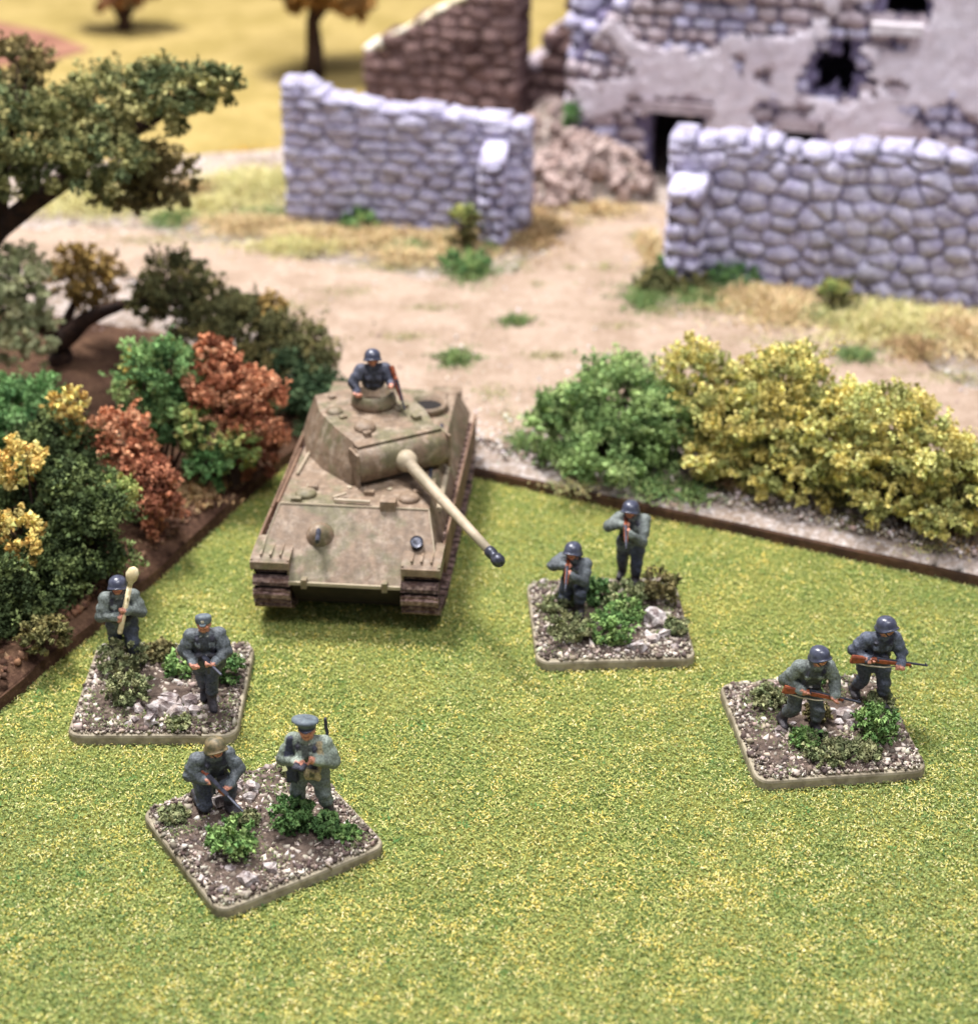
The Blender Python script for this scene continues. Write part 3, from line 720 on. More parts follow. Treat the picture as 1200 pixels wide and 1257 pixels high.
def house():
    LN, HT, cell = 2.6, 1.32, .02
    root = thing('ruined_house', 'shelled stone farmhouse with patchy lavender plaster and a dark shell hole', 'house', (.35, 7.56, .03), math.atan2(-.265, .964))
    nu, nz = int(LN / cell), int(HT / cell)
    U, Z = np.meshgrid((np.arange(nu) + .5) * cell, (np.arange(nz) + .5) * cell, indexing='ij')
    rag = (fbm(U, Z, 14, 21) - .5)
    left = np.where(Z > .5, (Z - .5) * .55, 0) + rag * .12
    wall = (U > left) & (Z < 1.28 + rag * .3)
    ang = np.arctan2(Z - .545, U - 1.10)
    hole = np.hypot((U - 1.10) / 1.0, (Z - .545) / 1.08) < .10 + .022 * np.sin(ang * 5 + 1) + rag * .10
    def rect(u, z, w, h): return (abs(U - u) < w / 2) & (abs(Z - z) < h / 2)
    door = rect(.46, .16, .22, .36)
    win1 = rect(.955, .22, .12, .17) | rect(1.385, .22, .14, .17)
    win2 = rect(1.34, .89, .17, .23) | rect(.62, 1.02, .15, .22)
    win3 = rect(1.95, .86, .17, .24) | rect(1.95, .22, .14, .2)
    opening = hole | door | win1 | win2 | win3
    solid = wall & ~opening
    o = link('wall', slab(solid, cell, 0, .16, 0, 0, .25, 4), M['mortar'], root)
    # plaster: big sheets fallen away in patches, around the hole and along the broken edge
    pn = fbm(U, Z, 4.2, 31) * .84 + fbm(U, Z, 13, 37) * .16
    grow = lambda m, k: np.array([np.roll(np.roll(m, a, 0), b, 1) for a in range(-k, k + 1) for b in range(-k, k + 1)]).any(0)
    lowbare = Z < .30 + .12 * (fbm(U, Z, 6, 41) - .5)
    plaster = solid & (pn < .585) & ~grow(opening & ~win3, 1) & (U > left + .05 + .05 * rag) & ~(lowbare & (U < .45))
    plaster &= ~((np.hypot(U - 1.10, (Z - .545)) < .145 + rag * .16))
    plaster &= ~((abs(Z - .36) < .035 + rag * .1) & (vn(U, Z, 5, 47) > .45))
    link('plaster', slab(plaster, cell, -.034, .012, 0, 0, .42, 9), M['plaster'], root)
    # bare stones wherever the plaster is gone
    R = random.Random(77)
    cnt = 0; z = 0
    pg = plaster & ~grow(~plaster, 1)
    while z < HT:
        rh = .058 * R.uniform(.8, 1.25); u = -.03
        while u < LN:
            w = .088 * R.uniform(.55, 1.5)
            ci = min(max(int((u + w / 2) / cell), 0), nu - 1); cj = min(int((z + rh / 2) / cell), nz - 1)
            ci0 = min(max(int((u + w * .15) / cell), 0), nu - 1); ci1 = min(max(int((u + w * .85) / cell), 0), nu - 1)
            if solid[ci, cj] and solid[ci0, cj] and solid[ci1, cj] and not (pg[ci, cj] and pg[ci0, cj] and pg[ci1, cj]) and cnt < 290:
                put_piece('stone', R.choice(STONES['stone_warm' if R.random() < .6 else 'stone']), root, (u + w / 2, .014, z + rh / 2),
                          (w * .97, .085 * R.uniform(.85, 1.1), rh * .98), (R.uniform(-.06, .06), R.uniform(-.08, .08), R.uniform(-.05, .05)))
                cnt += 1
            u += w
        z += rh
    # closed shell added behind the front to block light, so the openings look dark
    bm = bmesh.new()
    for c, h in (((1.3, 1.05, .64), (1.3, .05, .64)), ((2.55, .60, .64), (.05, .44, .64)), ((.16, .60, .36), (.05, .44, .36))):
        box(bm, c, h)
    bm_obj('back_wall', bm, M['mortar'], root)
    bm = bmesh.new(); box(bm, (1.36, .58, .70), (1.15, .415, .015)); bm_obj('light_blocking_floor', bm, M['dark_deck'], root)
    bm = bmesh.new(); box(bm, (1.36, .58, 1.24), (1.15, .415, .02)); bm_obj('light_blocking_roof', bm, M['dark_deck'], root)  # unseen deck added to keep overhead light out of the openings
    for u, z, w in ((1.315, .75, .2), (1.95, .72, .22), (.64, .89, .19)):
        bm = bmesh.new(); box(bm, (u, -.035, z), (w / 2, .05, .02)); bevel(bm, .006)
        bm_obj('window_sill', bm, M['white_stone'], root)
    for u, z, w in ((.46, .365, .3), (.955, .33, .18), (1.385, .33, .2)):
        bm = bmesh.new(); box(bm, (u, -.012, z), (w / 2, .045, .022)); bevel(bm, .008)
        bm_obj('lintel', bm, M['stone_warm'], root)
    # stump of the end wall left of the breach
    bm = bmesh.new()
    rings = []
    for z, a, b in ((-.02, -.03, .07), (.3, -.03, .08), (.55, -.025, .07), (.7, -.03, .055), (.85, -.03, .07), (1.0, -.02, .05), (1.2, -.02, .06)):
        rings.append([(a, .17, z), (b, .17, z), (b, .62, z), (a, .62, z)])
    loft(bm, rings)
    bm_obj('end_wall', bm, M['mortar'], root)
    z = 0
    while z < 1.18:
        rh = .07 * R.uniform(.8, 1.2)
        put_piece('quoin', R.choice(STONES['stone']), root, (.015 + R.uniform(-.012, .012), .17, z + rh / 2), (.13 * R.uniform(.8, 1.2), .12, rh), (0, R.uniform(-.08, .08), R.uniform(-.1, .1)))
        z += rh
house()

def rubble(name, label, x, y, rx, ry, h, n, key, seed, z0=.05, smin=.03, smax=.085):
    R = random.Random(seed)
    root = thing(name, label, 'rubble', (x, y, z0), 0)
    bm = bmesh.new()
    rings = []
    for k, f in ((1.0, 0), (.75, .4), (.45, .72), (.15, .9)):
        rings.append([(rx * k * math.cos(t) * R.uniform(.85, 1.1), ry * k * math.sin(t) * R.uniform(.85, 1.1), h * f * R.uniform(.85, 1.05) - (.02 if f == 0 else 0)) for t in [2 * math.pi * i / 16 for i in range(16)]])
    loft(bm, rings)
    bm_obj('mound', bm, M['board'], root)
    for i in range(n):
        t = R.uniform(0, 2 * math.pi); r = math.sqrt(R.random())
        s = R.uniform(smin, smax) * (1.1 - .4 * r)
        zz = h * (1 - r) ** .62 * .93 + s * .2
        put_piece('rock', R.choice(ROCKS[key]), root, (rx * r * math.cos(t), ry * r * math.sin(t), zz), (s * R.uniform(.8, 1.5), s, s * R.uniform(.6, 1)), (R.uniform(0, 3), R.uniform(0, 3), R.uniform(0, 3)))
    return root
rubble('rubble_heap', 'heap of pale fallen masonry at the broken corner of the ruined house', .40, 7.34, .30, .26, .25, 190, 'rubble', 3)
rubble('rubble_heap', 'low scatter of rubble beside the jagged brown wall stub', .26, 8.0, .16, .16, .22, 34, 'rubble', 4)

# ------------------------------------------------------------------ bushes
def bush(label, parts, ground=.06, group=None, size=.0041, density=1.55, name='bush', stems=4):
    """parts: list of (palette, [blobs])"""
    allb = [b for _, bl in parts for b in bl]
    cx = sum(b[0] for b in allb) / len(allb); cy = sum(b[1] for b in allb) / len(allb)
    root = thing(name, label, 'bush', (cx, cy, ground), 0, group)
    for pal, bl in parts:
        me = foliage_mesh('foliage', [(b[0] - cx, b[1] - cy, b[2] - ground, b[3], b[4]) for b in bl], PAL[pal], density, size, 0.0)
        link('foliage', me, M['foliage'], root)
    if stems: twig_mesh_obj(root, (0, 0, -.005), [(b[0] - cx, b[1] - cy, b[2] - ground, b[3], b[4]) for b in allb], n_each=stems)
    return root

HG = 'foam bushes on the brown hedge board'
bush('dark green bush with olive fringe at the board rim by the launcher stand', [('darkgreen', [(-1.19, 3.98, .13, .13, .13), (-1.32, 3.9, .16, .13, .14)]), ('olive', [(-1.103, 3.80, .095, .055, .045)])], group=HG)
bush('dark green bush with one yellow-green clump beside the rust bush', [('darkgreen', [(-1.045, 4.14, .195, .12, .15), (-1.10, 4.2, .30, .08, .08)]), ('yellowgreen', [(-.99, 4.22, .265, .055, .07)])], group=HG)
bush('dark green bush flecked with two golden yellow clumps', [('darkgreen', [(-1.227, 4.25, .20, .12, .18)]), ('yellow', [(-1.205, 4.17, .385, .06, .07), (-1.19, 3.99, .26, .062, .085)])], group=HG)
bush('dark green bush with a yellow crest behind the rust bush', [('darkgreen', [(-1.172, 4.45, .27, .11, .13), (-1.14, 4.36, .2, .09, .11)]), ('yellow', [(-1.145, 4.47, .395, .045, .075)])], group=HG)
bush('mid green bush at the tree foot behind the yellow crested bush', [('green', [(-1.36, 4.75, .25, .11, .12), (-1.5, 4.6, .22, .13, .13)])], group=HG)
bush('rust brown bush tapering down to the board rim between greens', [('rust', [(-1.021, 4.5, .285, .085, .10)]), ('rustdark', [(-.915, 4.36, .18, .062, .12), (-.95, 4.44, .22, .06, .07)])], group=HG)
bush('bright green bush between two rust brown bushes', [('bright', [(-.948, 4.76, .36, .105, .12), (-.90, 4.72, .25, .09, .09)]), ('yellow', [(-1.03, 4.8, .37, .025, .07)])], group=HG)
bush('small yellow-green bush under the bright green bush', [('yellowgreen', [(-.835, 4.66, .23, .05, .09)]), ('green', [(-.80, 4.63, .14, .06, .07)])], group=HG)
bush('tall rust orange bush with pointed tips behind the tank flank', [('rust', [(-.76, 4.77, .32, .10, .13), (-.70, 4.76, .25, .11, .12), (-.80, 4.78, .43, .035, .055), (-.66, 4.76, .34, .04, .05)]), ('rustdark', [(-.70, 4.76, .13, .08, .08)])], group=HG)
bush('small fresh green clump in front of the tall rust bush', [('yellowgreen', [(-.715, 4.65, .19, .05, .065)]), ('bright', [(-.77, 4.67, .14, .04, .05)])], group=HG)
bush('low teal green bush beside the tank turret', [('teal', [(-.545, 5.09, .15, .09, .09), (-.62, 5.2, .17, .07, .1)])], group=HG)
bush('dark olive bush beyond the rust bush at the road edge', [('darkolive', [(-.77, 5.35, .25, .10, .13), (-.60, 5.3, .20, .12, .12), (-.85, 5.2, .18, .09, .1), (-.72, 5.15, .14, .09, .08), (-.95, 5.4, .2, .09, .11)]), ('ochre', [(-.70, 5.42, .31, .05, .05)])], group=HG)

RG_ = 'hedge bushes on the sandy terrain board'
bush('rounded green hedge bush at the road fork', [('hedgegreen', [(.235, 4.88, .15, .11, .12), (.40, 4.90, .22, .14, .145), (.50, 4.80, .17, .11, .14), (.345, 4.78, .11, .14, .09)])], group=RG_)
bush('golden yellow hedge bush adjoining the green one', [('hedgeyellow', [(.59, 4.82, .34, .085, .115), (.69, 4.74, .24, .12, .14), (.73, 4.78, .33, .07, .07)]), ('hedgegreen', [(.62, 4.80, .22, .07, .10)]), ('hedgeyellow', [(.62, 4.66, .14, .06, .06), (.72, 4.68, .12, .09, .07), (.78, 4.75, .2, .08, .1)])], group=RG_)
bush('golden yellow hedge bush with tall crest in mid hedge', [('hedgeyellow', [(.846, 4.72, .36, .12, .12), (.93, 4.63, .28, .12, .11), (.80, 4.63, .24, .08, .09), (1.0, 4.6, .33, .08, .08), (.86, 4.6, .14, .1, .07), (.98, 4.56, .16, .09, .09)]), ('olive', [(.86, 4.70, .2, .1, .09), (.78, 4.7, .12, .09, .07)])], group=RG_)
bush('golden yellow hedge bush sprawling low over the board rim', [('hedgeyellow', [(1.10, 4.53, .34, .12, .10), (1.22, 4.44, .26, .11, .11), (1.035, 4.48, .25, .08, .08), (1.32, 4.36, .21, .085, .085), (1.45, 4.4, .26, .11, .11)]), ('hedgeyellow', [(1.1, 4.44, .15, .09, .07), (1.24, 4.36, .13, .09, .06), (1.0, 4.52, .22, .08, .1)]), ('olive', [(1.12, 4.55, .18, .11, .1), (1.3, 4.45, .16, .1, .09), (1.0, 4.56, .12, .08, .07)])], group=RG_)

WG = 'small shrubs at the wall feet'
bush('upright olive green shrub against the wall buttress', [('olive', [(-.093, 6.62, .16, .06, .085)]), ('yellowgreen', [(-.09, 6.6, .21, .04, .04)])], group=WG, stems=2)
bush('low fresh green clump before the upright olive shrub', [('bright', [(-.091, 6.42, .085, .095, .035)])], group=WG, stems=2)
bush('tiny green clump at the foot of the thin stone wall', [('bright', [(-.514, 6.84, .10, .07, .04)])], group=WG, stems=2)
bush('low green shrub at the foot of the block wall pier', [('green', [(.90, 6.26, .09, .09, .045)]), ('olive', [(.72, 6.22, .085, .085, .04)])], group=WG, stems=2)
bush('round olive green shrub midway along the block wall', [('olive', [(1.241, 6.03, .115, .075, .05)]), ('yellowgreen', [(1.22, 6.0, .14, .04, .03)])], group=WG, stems=2)
bush('dark olive shrub at the corner of the block wall', [('darkolive', [(.61, 6.22, .085, .07, .04)]), ('green', [(.66, 6.27, .11, .05, .055)])], group=WG, stems=2)
bush('small green sprout at the rubble heap', [('green', [(.345, 7.5, .33, .03, .06)])], ground=.2, group=WG, stems=1)

# ------------------------------------------------------------------ trees
def tree(label, base, limbs, crowns, name='tree', r0=.04, group=None, size=.0052, density=1.1):
    """limbs: lists of points (first is trunk); crowns: (palette, blobs)"""
    b = Vector(base)
    root = thing(name, label, 'tree', base, 0, group)
    bm = bmesh.new()
    for k, (pts, r) in enumerate(limbs):
        P = [Vector(p) - b for p in pts]
        Q = [P[0]]
        for a, c in zip(P, P[1:]):
            Q += [a.lerp(c, .5) + Vector((random.uniform(-.012, .012), random.uniform(-.012, .012), random.uniform(-.01, .01))), c]
        tube(bm, Q, [r * (1 - .75 * i / (len(Q) - 1)) for i in range(len(Q))], 8)
    allb = [x for _, bl in crowns for x in bl]
    for (x, y, z, rx, rz) in allb:                       # twigs running into each mass of leaves
        src = min((Vector(q) for pts, _ in limbs for q in pts[1:]), key=lambda q: (q - Vector((x, y, z))).length)
        for k in range(5):
            e = Vector((x + random.uniform(-.8, .8) * rx, y + random.uniform(-.8, .8) * rx, z + random.uniform(-.7, .8) * rz))
            m = src.lerp(e, .5) + Vector((0, 0, random.uniform(-.03, .03)))
            tube(bm, [src - b, m - b, e - b], [r0 * .28, r0 * .18, r0 * .06], 5)
    bm_obj('trunk', bm, M['bark'], root, True)
    for pal, bl in crowns:
        me = foliage_mesh('crown', [(x - b.x, y - b.y, z - b.z, rx, rz) for x, y, z, rx, rz in bl], PAL[pal], density, size, None, .2)
        link('crown', me, M['foliage'], root)
    return root

tree('tall tree with grey-green crown leaning over the hedge board', (-1.86, 5.35, .06),
     [([(-1.86, 5.35, .05), (-1.74, 5.37, .38), (-1.53, 5.4, .585), (-1.32, 5.4, .73), (-1.15, 5.42, .86), (-.98, 5.4, .95)], .05),
      ([(-1.53, 5.4, .585), (-1.50, 5.42, .75), (-1.44, 5.4, .92)], .028), ([(-1.32, 5.4, .73), (-1.10, 5.42, .76), (-1.02, 5.44, .76)], .02)],
     [('treegreen', [(-1.394, 5.4, .86, .15, .16), (-1.156, 5.3, .83, .13, .10), (-1.18, 5.5, .95, .14, .11)]),
      ('treebrown', [(-1.03, 5.47, .72, .11, .11), (-1.476, 5.6, 1.02, .11, .11), (-1.13, 5.47, .68, .10, .06)]),
      ('treegreen', [(-.98, 5.4, 1.0, .13, .10), (-.85, 5.36, 1.04, .09, .07), (-.79, 5.34, 1.07, .05, .04), (-1.62, 5.4, .95, .16, .14), (-1.58, 5.3, .78, .12, .08)])], density=1.15)
tree('low spreading tree with one arched branch at the hedge end', (-1.43, 5.55, .06),
     [([(-1.43, 5.55, .05), (-1.42, 5.54, .14), (-1.33, 5.53, .22), (-1.2, 5.52, .28), (-1.05, 5.5, .31)], .045),
      ([(-1.42, 5.54, .14), (-1.47, 5.48, .22), (-1.5, 5.4, .33)], .03), ([(-1.42, 5.54, .14), (-1.38, 5.6, .24), (-1.34, 5.64, .30)], .022)],
     [('palegreen', [(-1.48, 5.36, .42, .095, .12), (-1.47, 5.34, .24, .09, .11), (-1.62, 5.36, .34, .11, .15)]), ('ochre', [(-1.339, 5.65, .31, .11, .11)]),
      ('darkolive', [(-1.016, 5.5, .35, .12, .11), (-.90, 5.5, .28, .09, .09), (-1.1, 5.46, .3, .06, .05)])], density=1.1)
tree('distant tree with orange-brown crown behind the thin stone wall', (-.90, 9.27, .02),
     [([(-.90, 9.27, .01), (-.895, 9.27, .3), (-.88, 9.27, .55)], .055), ([(-.895, 9.27, .3), (-.75, 9.3, .5)], .03)],
     [('orangebrown', [(-.85, 9.27, .50, .24, .13), (-1.05, 9.3, .60, .2, .12), (-.70, 9.2, .42, .12, .07), (-.9, 9.4, .72, .25, .13)])], size=.013, density=.45, group='autumn trees on the yellow field')
tree('distant pinkish brown autumn shrub tree near the ploughed field', (-2.05, 10.25, .02),
     [([(-2.05, 10.25, .01), (-2.05, 10.25, .25)], .05), ([(-2.05, 10.25, .08), (-2.15, 10.25, .3)], .03), ([(-2.05, 10.25, .08), (-1.93, 10.25, .28)], .03)],
     [('pinkbrown', [(-2.05, 10.25, .27, .16, .12), (-2.2, 10.25, .33, .12, .1), (-1.9, 10.25, .31, .12, .09)])], size=.012, density=.45, group='autumn trees on the yellow field')

# ------------------------------------------------------------------ the tank (metres of the real vehicle, scaled 1:72)
TS = 10 / 69.5
def T(p): return Vector(p) * TS

def tank():
    root = thing('toy_tank', 'sand coloured model tank with long gun and one crewman in its turret', 'tank', (-.322, 4.447, .003), math.radians(-5.5))
    # hull: lower body with nose, upper body with sloping glacis and sides
    bm = bmesh.new()
    prof = [(-3.36, .97), (-2.995, 1.249), (3.25, 1.249), (3.05, .24), (-2.78, .24)]
    loft(bm, [[T((x, y, z)) for y, z in prof] for x in (-1.0, 1.0)])
    bevel(bm, .0016)
    low = bm; bm = bmesh.new(); up = bmesh.new()
    b0, b1 = (-2.995, 3.3), (-2.08, 3.05)
    loft(up, [[T((-1.6, b0[0], 1.25)), T((1.6, b0[0], 1.25)), T((1.55, b0[1], 1.25)), T((-1.55, b0[1], 1.25))],
              [T((-1.36, b1[0], 1.87)), T((1.36, b1[0], 1.87)), T((1.30, b1[1], 1.87)), T((-1.30, b1[1], 1.87))]])
    bevel(up, .0026, mat=1)
    tmp = bpy.data.meshes.new('t'); up.to_mesh(tmp); up.free(); bm.from_mesh(tmp); bpy.data.meshes.remove(tmp)
    hull = bm_obj('hull', bm, M['tank'], root); hull.data.materials.append(M['tank_worn'])
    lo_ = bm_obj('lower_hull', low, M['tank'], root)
    lo_.data.materials.append(M['tank_shade'])
    for p in lo_.data.polygons:                    # everything below the nose edge: shade under the nose painted as dark brown
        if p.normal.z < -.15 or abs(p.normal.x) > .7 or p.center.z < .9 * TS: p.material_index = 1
    # weld beads along the glacis edges and the bottom lip
    bm = bmesh.new()
    cyl(bm, T((-1.36, -2.09, 1.875)), T((1.36, -2.09, 1.875)), .0022, n=6)
    for s in (-1, 1): cyl(bm, T((s * 1.36, -2.09, 1.875)), T((s * 1.6, -2.99, 1.255)), .002, n=6)
    box(bm, T((0, -3.37, .965)), (1.0 * TS, .02 * TS, .03 * TS))
    bm_obj('weld_seam', bm, M['barrel'], hull)
    # front track guards
    for s in (-1, 1):
        bm = bmesh.new()
        x0, x1 = sorted((s * 1.0, s * 1.7))
        loft(bm, [[T((x0, y, z)), T((x1, y, z)), T((x1, y, z - .05)), T((x0, y, z - .05))] for y, z in ((-2.45, 1.40), (-2.85, 1.395), (-3.2, 1.345), (-3.27, 1.30))])
        loft(bm, [[T((x0, -3.275 - .01, z)), T((x1, -3.285, z)), T((x1, -3.24, z)), T((x0, -3.24, z))] for z in (1.17, 1.31)])
        for xx in (x0 + .02, x1 - .02):
            loft(bm, [[T((xx - .02, -3.24, z)), T((xx + .02, -3.24, z)), T((xx + .02, -2.6, z)), T((xx - .02, -2.6, z))] for z in (1.12 if xx * s > 1.3 else 1.0, 1.345)])
        for k in range(3):
            box(bm, T((lerp(x0, x1, .25 + .25 * k), -2.95, 1.4)), (.02 * TS, .22 * TS, .012 * TS))
        bevel(bm, .0018, mat=1)
        bm_obj('track_guard', bm, M['tank'], root).data.materials.append(M['tank_worn'])
    # side skirts, one plate after another
    for s in (-1, 1):
        for k in range(5):
            y0 = -2.5 + k * 1.1
            bm = bmesh.new()
            loft(bm, [[T((s * 1.66, y0 + .02, z)), T((s * 1.70, y0 + .02, z)), T((s * 1.70, y0 + 1.08, z)), T((s * 1.66, y0 + 1.08, z))] for z in (.80 + .03 * (k % 2), 1.40)])
            bevel(bm, .0016, mat=1)
            bm_obj('side_skirt', bm, M['tank_side'], root).data.materials.append(M['tank_worn'])
    # tracks
    def path():
        pts = []
        def arc(cy, cz, r, a0, a1, n):
            for i in range(n + 1):
                a = math.radians(lerp(a0, a1, i / n)); pts.append((cy + r * math.cos(a), cz + r * math.sin(a)))
        arc(-2.82, .72, .45, 90, 235, 16)
        arc(-2.05, .52, .46, 235, 270, 4)
        arc(2.15, .52, .46, 270, 310, 4)
        arc(2.85, .74, .38, 310, 450, 14)
        pts.append(pts[0])
        return pts
    P = path()
    seg = [math.dist(a, b) for a, b in zip(P, P[1:])]; tot = sum(seg)
    nlink = round(tot / .25); pitch = tot / nlink
    def at(d):
        d %= tot
        for (a, b, l) in zip(P, P[1:], seg):
            if d <= l: return (lerp(a[0], b[0], d / l), lerp(a[1], b[1], d / l))
            d -= l
        return P[-1]
    bm = bmesh.new()
    box(bm, (0, 0, 0), (.34 * TS, pitch * .40 * TS, .04 * TS))
    box(bm, (0, 0, .06 * TS), (.335 * TS, .04 * TS, .04 * TS))
    for s in (-1, 1): box(bm, (s * .30 * TS, 0, .02 * TS), (.04 * TS, pitch * .40 * TS, .045 * TS))
    lme = bpy.data.meshes.new('track_link'); bevel(bm, .0012, mat=1); bmesh.ops.recalc_face_normals(bm, faces=bm.faces); bm.to_mesh(lme); bm.free(); lme.materials.append(M['track']); lme.materials.append(M['track_worn'])
    # wheels
    def wheel_mesh(r, w, prof_in):
        bm = bmesh.new()
        lathe(bm, (0, 0, 0), [(r * .98, -w / 2), (r, -w / 2 + .01 * TS), (r, w / 2 - .01 * TS), (r * .86, w / 2), (r * .78, w * .28), (r * .3, w * .2), (r * .26, w * .6), (.01 * TS, w * .62)], 20, axis=(1, 0, 0))
        me = bpy.data.meshes.new('wheel'); bmesh.ops.recalc_face_normals(bm, faces=bm.faces); bm.to_mesh(me); bm.free(); me.materials.append(M['tank_side']); return me
    wm = wheel_mesh(.43 * TS, .12 * TS, 0); sm = wheel_mesh(.36 * TS, .3 * TS, 0); im = wheel_mesh(.31 * TS, .3 * TS, 0)
    for s in (-1, 1):
        tr = thing('track', None, None); tr.parent = root
        bm = bmesh.new()                               # dark strip added under the links to darken their gaps
        nb = 90
        rg = []
        for i in range(nb):
            y_, z_ = at(tot * i / nb); y2, z2 = at(tot * (i + .5) / nb); l_ = math.dist((y_, z_), (y2, z2)) or 1
            ny_, nz_ = -(z2 - z_) / l_, (y2 - y_) / l_
            rg.append([T((s * 1.33 + w_, y_ + ny_ * o_, z_ + nz_ * o_)) for w_, o_ in ((-.32, .012), (.32, .012), (.32, .03), (-.32, .03))])
        R_ = loft(bm, rg, cap=False)
        for k in range(4): bm.faces.new((R_[-1][k], R_[-1][(k + 1) % 4], R_[0][(k + 1) % 4], R_[0][k]))
        bm_obj('track_gap_strip', bm, M['black'], tr)
        for i in range(nlink):
            d = i * pitch
            a = at(d - pitch * .3); b = at(d + pitch * .3); c = at(d)
            ang = math.atan2(b[1] - a[1], b[0] - a[0])
            o = bpy.data.objects.new('track_link', lme); C.objects.link(o); o.parent = tr
            o.location = T((s * 1.33, c[0], c[1])); o.rotation_euler = (ang + math.pi, 0, 0)
        for k in range(8):
            o = bpy.data.objects.new('road_wheel', wm); C.objects.link(o); o.parent = root
            o.location = T((s * (1.45 if k % 2 else 1.22), -2.05 + k * .6, .52)); o.rotation_euler = (0, 0, 0 if s > 0 else math.pi)
        for nm, me, y, z in (('drive_sprocket', sm, -2.82, .72), ('idler_wheel', im, 2.85, .74)):
            o = bpy.data.objects.new(nm, me); C.objects.link(o); o.parent = root
            o.location = T((s * 1.33, y, z)); o.rotation_euler = (0, 0, 0 if s > 0 else math.pi)
    # glacis fittings
    gn = Vector((0, -.565, .83)).normalized()          # outward normal of the glacis
    def gl(x, z): return Vector((x, lerp(-2.08, -2.995, (1.87 - z) / .62), z))
    bm = bmesh.new(); lathe(bm, T(gl(-.55, 1.53)) - gn * .002, [(.26 * TS, 0), (.25 * TS, .03 * TS), (.19 * TS, .10 * TS), (.17 * TS, .14 * TS), (.10 * TS, .22 * TS), (.02 * TS, .24 * TS)], 16, axis=gn)
    ball = bm_obj('machine_gun_mount', bm, M['tank'], root, True)
    bm = bmesh.new(); p = T(gl(-.55, 1.53)) + gn * .026; cyl(bm, p, p + Vector((.1, -.9, .05)).normalized() * .055 + Vector((0, 0, -.006)), .0075, .006, 8)
    bm_obj('machine_gun', bm, M['gunmetal'], ball)
    bm = bmesh.new(); lathe(bm, T(gl(1.22, 1.47)), [(.10 * TS, -.02), (.12 * TS, .02), (.12 * TS, .05 * TS + .012), (.06 * TS, .022)], 12, axis=(0, -.6, .8))
    bm_obj('headlight', bm, M['gunmetal'], root, True)
    bm = bmesh.new(); box(bm, T((.62, -2.02, 1.92)), (.14 * TS, .13 * TS, .10 * TS)); bevel(bm, .003, mat=1); bm_obj('periscope', bm, M['tank'], root).data.materials.append(M['tank_worn'])
    for x, y, r in ((-.95, -1.72, .20), (.95, -1.72, .2)):
        bm = bmesh.new(); lathe(bm, T((x, y, 1.86)), [(r * TS, 0), (r * TS, .05 * TS), (r * .8 * TS, .09 * TS), (r * .2 * TS, .1 * TS)], 16)
        bm_obj('deck_hatch', bm, M['tank'], root, True)
    for x, y in ((-1.08, -1.98), (-.86, -1.48), (1.1, -1.5), (.2, -1.6)):
        bm = bmesh.new(); box(bm, T((x, y, 1.9)), (.09 * TS, .06 * TS, .05 * TS)); bevel(bm, .002, mat=1); bm_obj('deck_fitting', bm, M['tank'], root).data.materials.append(M['tank_worn'])
    bm = bmesh.new()
    cyl(bm, T((-.38, -1.98, 1.93)), T((.28, -2.0, 1.93)), .0045, n=8); cyl(bm, T((-.42, -1.9, 1.93)), T((-.2, -1.75, 1.95)), .004, n=8)
    bm_obj('gun_travel_lock', bm, M['barrel'], root)
    bm = bmesh.new(); cyl(bm, T((1.48, -1.6, 1.62)), T((1.44, .3, 1.66)), .008, n=8); bm_obj('cleaning_rod_tube', bm, M['barrel'], root)
    bm = bmesh.new()
    cyl(bm, T((-1.52, -1.6, 1.6)), T((-1.5, .6, 1.62)), .005, n=6)
    bm_obj('tool', bm, M['tank_side'], root)
    bm = bmesh.new(); cyl(bm, T((-1.25, -1.0, 1.91)), T((-1.12, .9, 1.91)), .0035, n=6); box(bm, T((-1.13, .95, 1.91)), (.09 * TS, .12 * TS, .03 * TS)); bm_obj('shovel', bm, M['barrel'], root)
    bm = bmesh.new(); tube(bm, [T((1.25, -1.2, 1.9)), T((1.2, -.4, 1.9)), T((1.24, .4, 1.9)), T((1.18, 1.4, 1.9))], [.0045] * 4, 6); bm_obj('tow_cable', bm, M['gunmetal'], root)
    for x in (-.95, -.2, .55):
        bm = bmesh.new(); lathe(bm, T((x, -1.38, 1.865)), [(.05 * TS, 0), (.05 * TS, .03 * TS), (.01 * TS, .04 * TS)], 8); bm_obj('bolt', bm, M['barrel'], root)
    for s in (-1, 1):
        bm = bmesh.new(); box(bm, T((s * .72, -3.36, .98)), (.05 * TS, .07 * TS, .09 * TS)); bevel(bm, .0015, mat=1); bm_obj('tow_hook', bm, M['tank'], root).data.materials.append(M['tank_worn'])
    # engine deck: raised fan rings, grilles, exhaust
    for s in (-1, 1):
        bm = bmesh.new(); lathe(bm, T((s * .80, 2.15, 1.86)), [(.42 * TS, 0), (.42 * TS, .13 * TS), (.40 * TS, .15 * TS), (.33 * TS, .14 * TS), (.32 * TS, .03 * TS), (.02 * TS, .03 * TS)], 20)
        f = bm_obj('fan_ring', bm, M['tank'], root, True)
        bm = bmesh.new(); lathe(bm, T((s * .80, 2.15, 1.86)), [(.30 * TS, .035 * TS), (.30 * TS, .06 * TS), (.02 * TS, .06 * TS)], 20); bm_obj('fan_grille', bm, M['black'], f)  # grille disc blackened to paint in the dark of the ring's opening
        bm = bmesh.new(); box(bm, T((s * .8, 2.75, 1.885)), (.32 * TS, .16 * TS, .02 * TS)); bm_obj('louvre', bm, M['tank'], root)
        bm = bmesh.new(); tube(bm, [T((s * .35, 3.2, 1.2)), T((s * .35, 3.45, 1.35)), T((s * .35, 3.5, 1.6))], [.012] * 3, 8); bm_obj('exhaust_pipe', bm, M['track'], root)
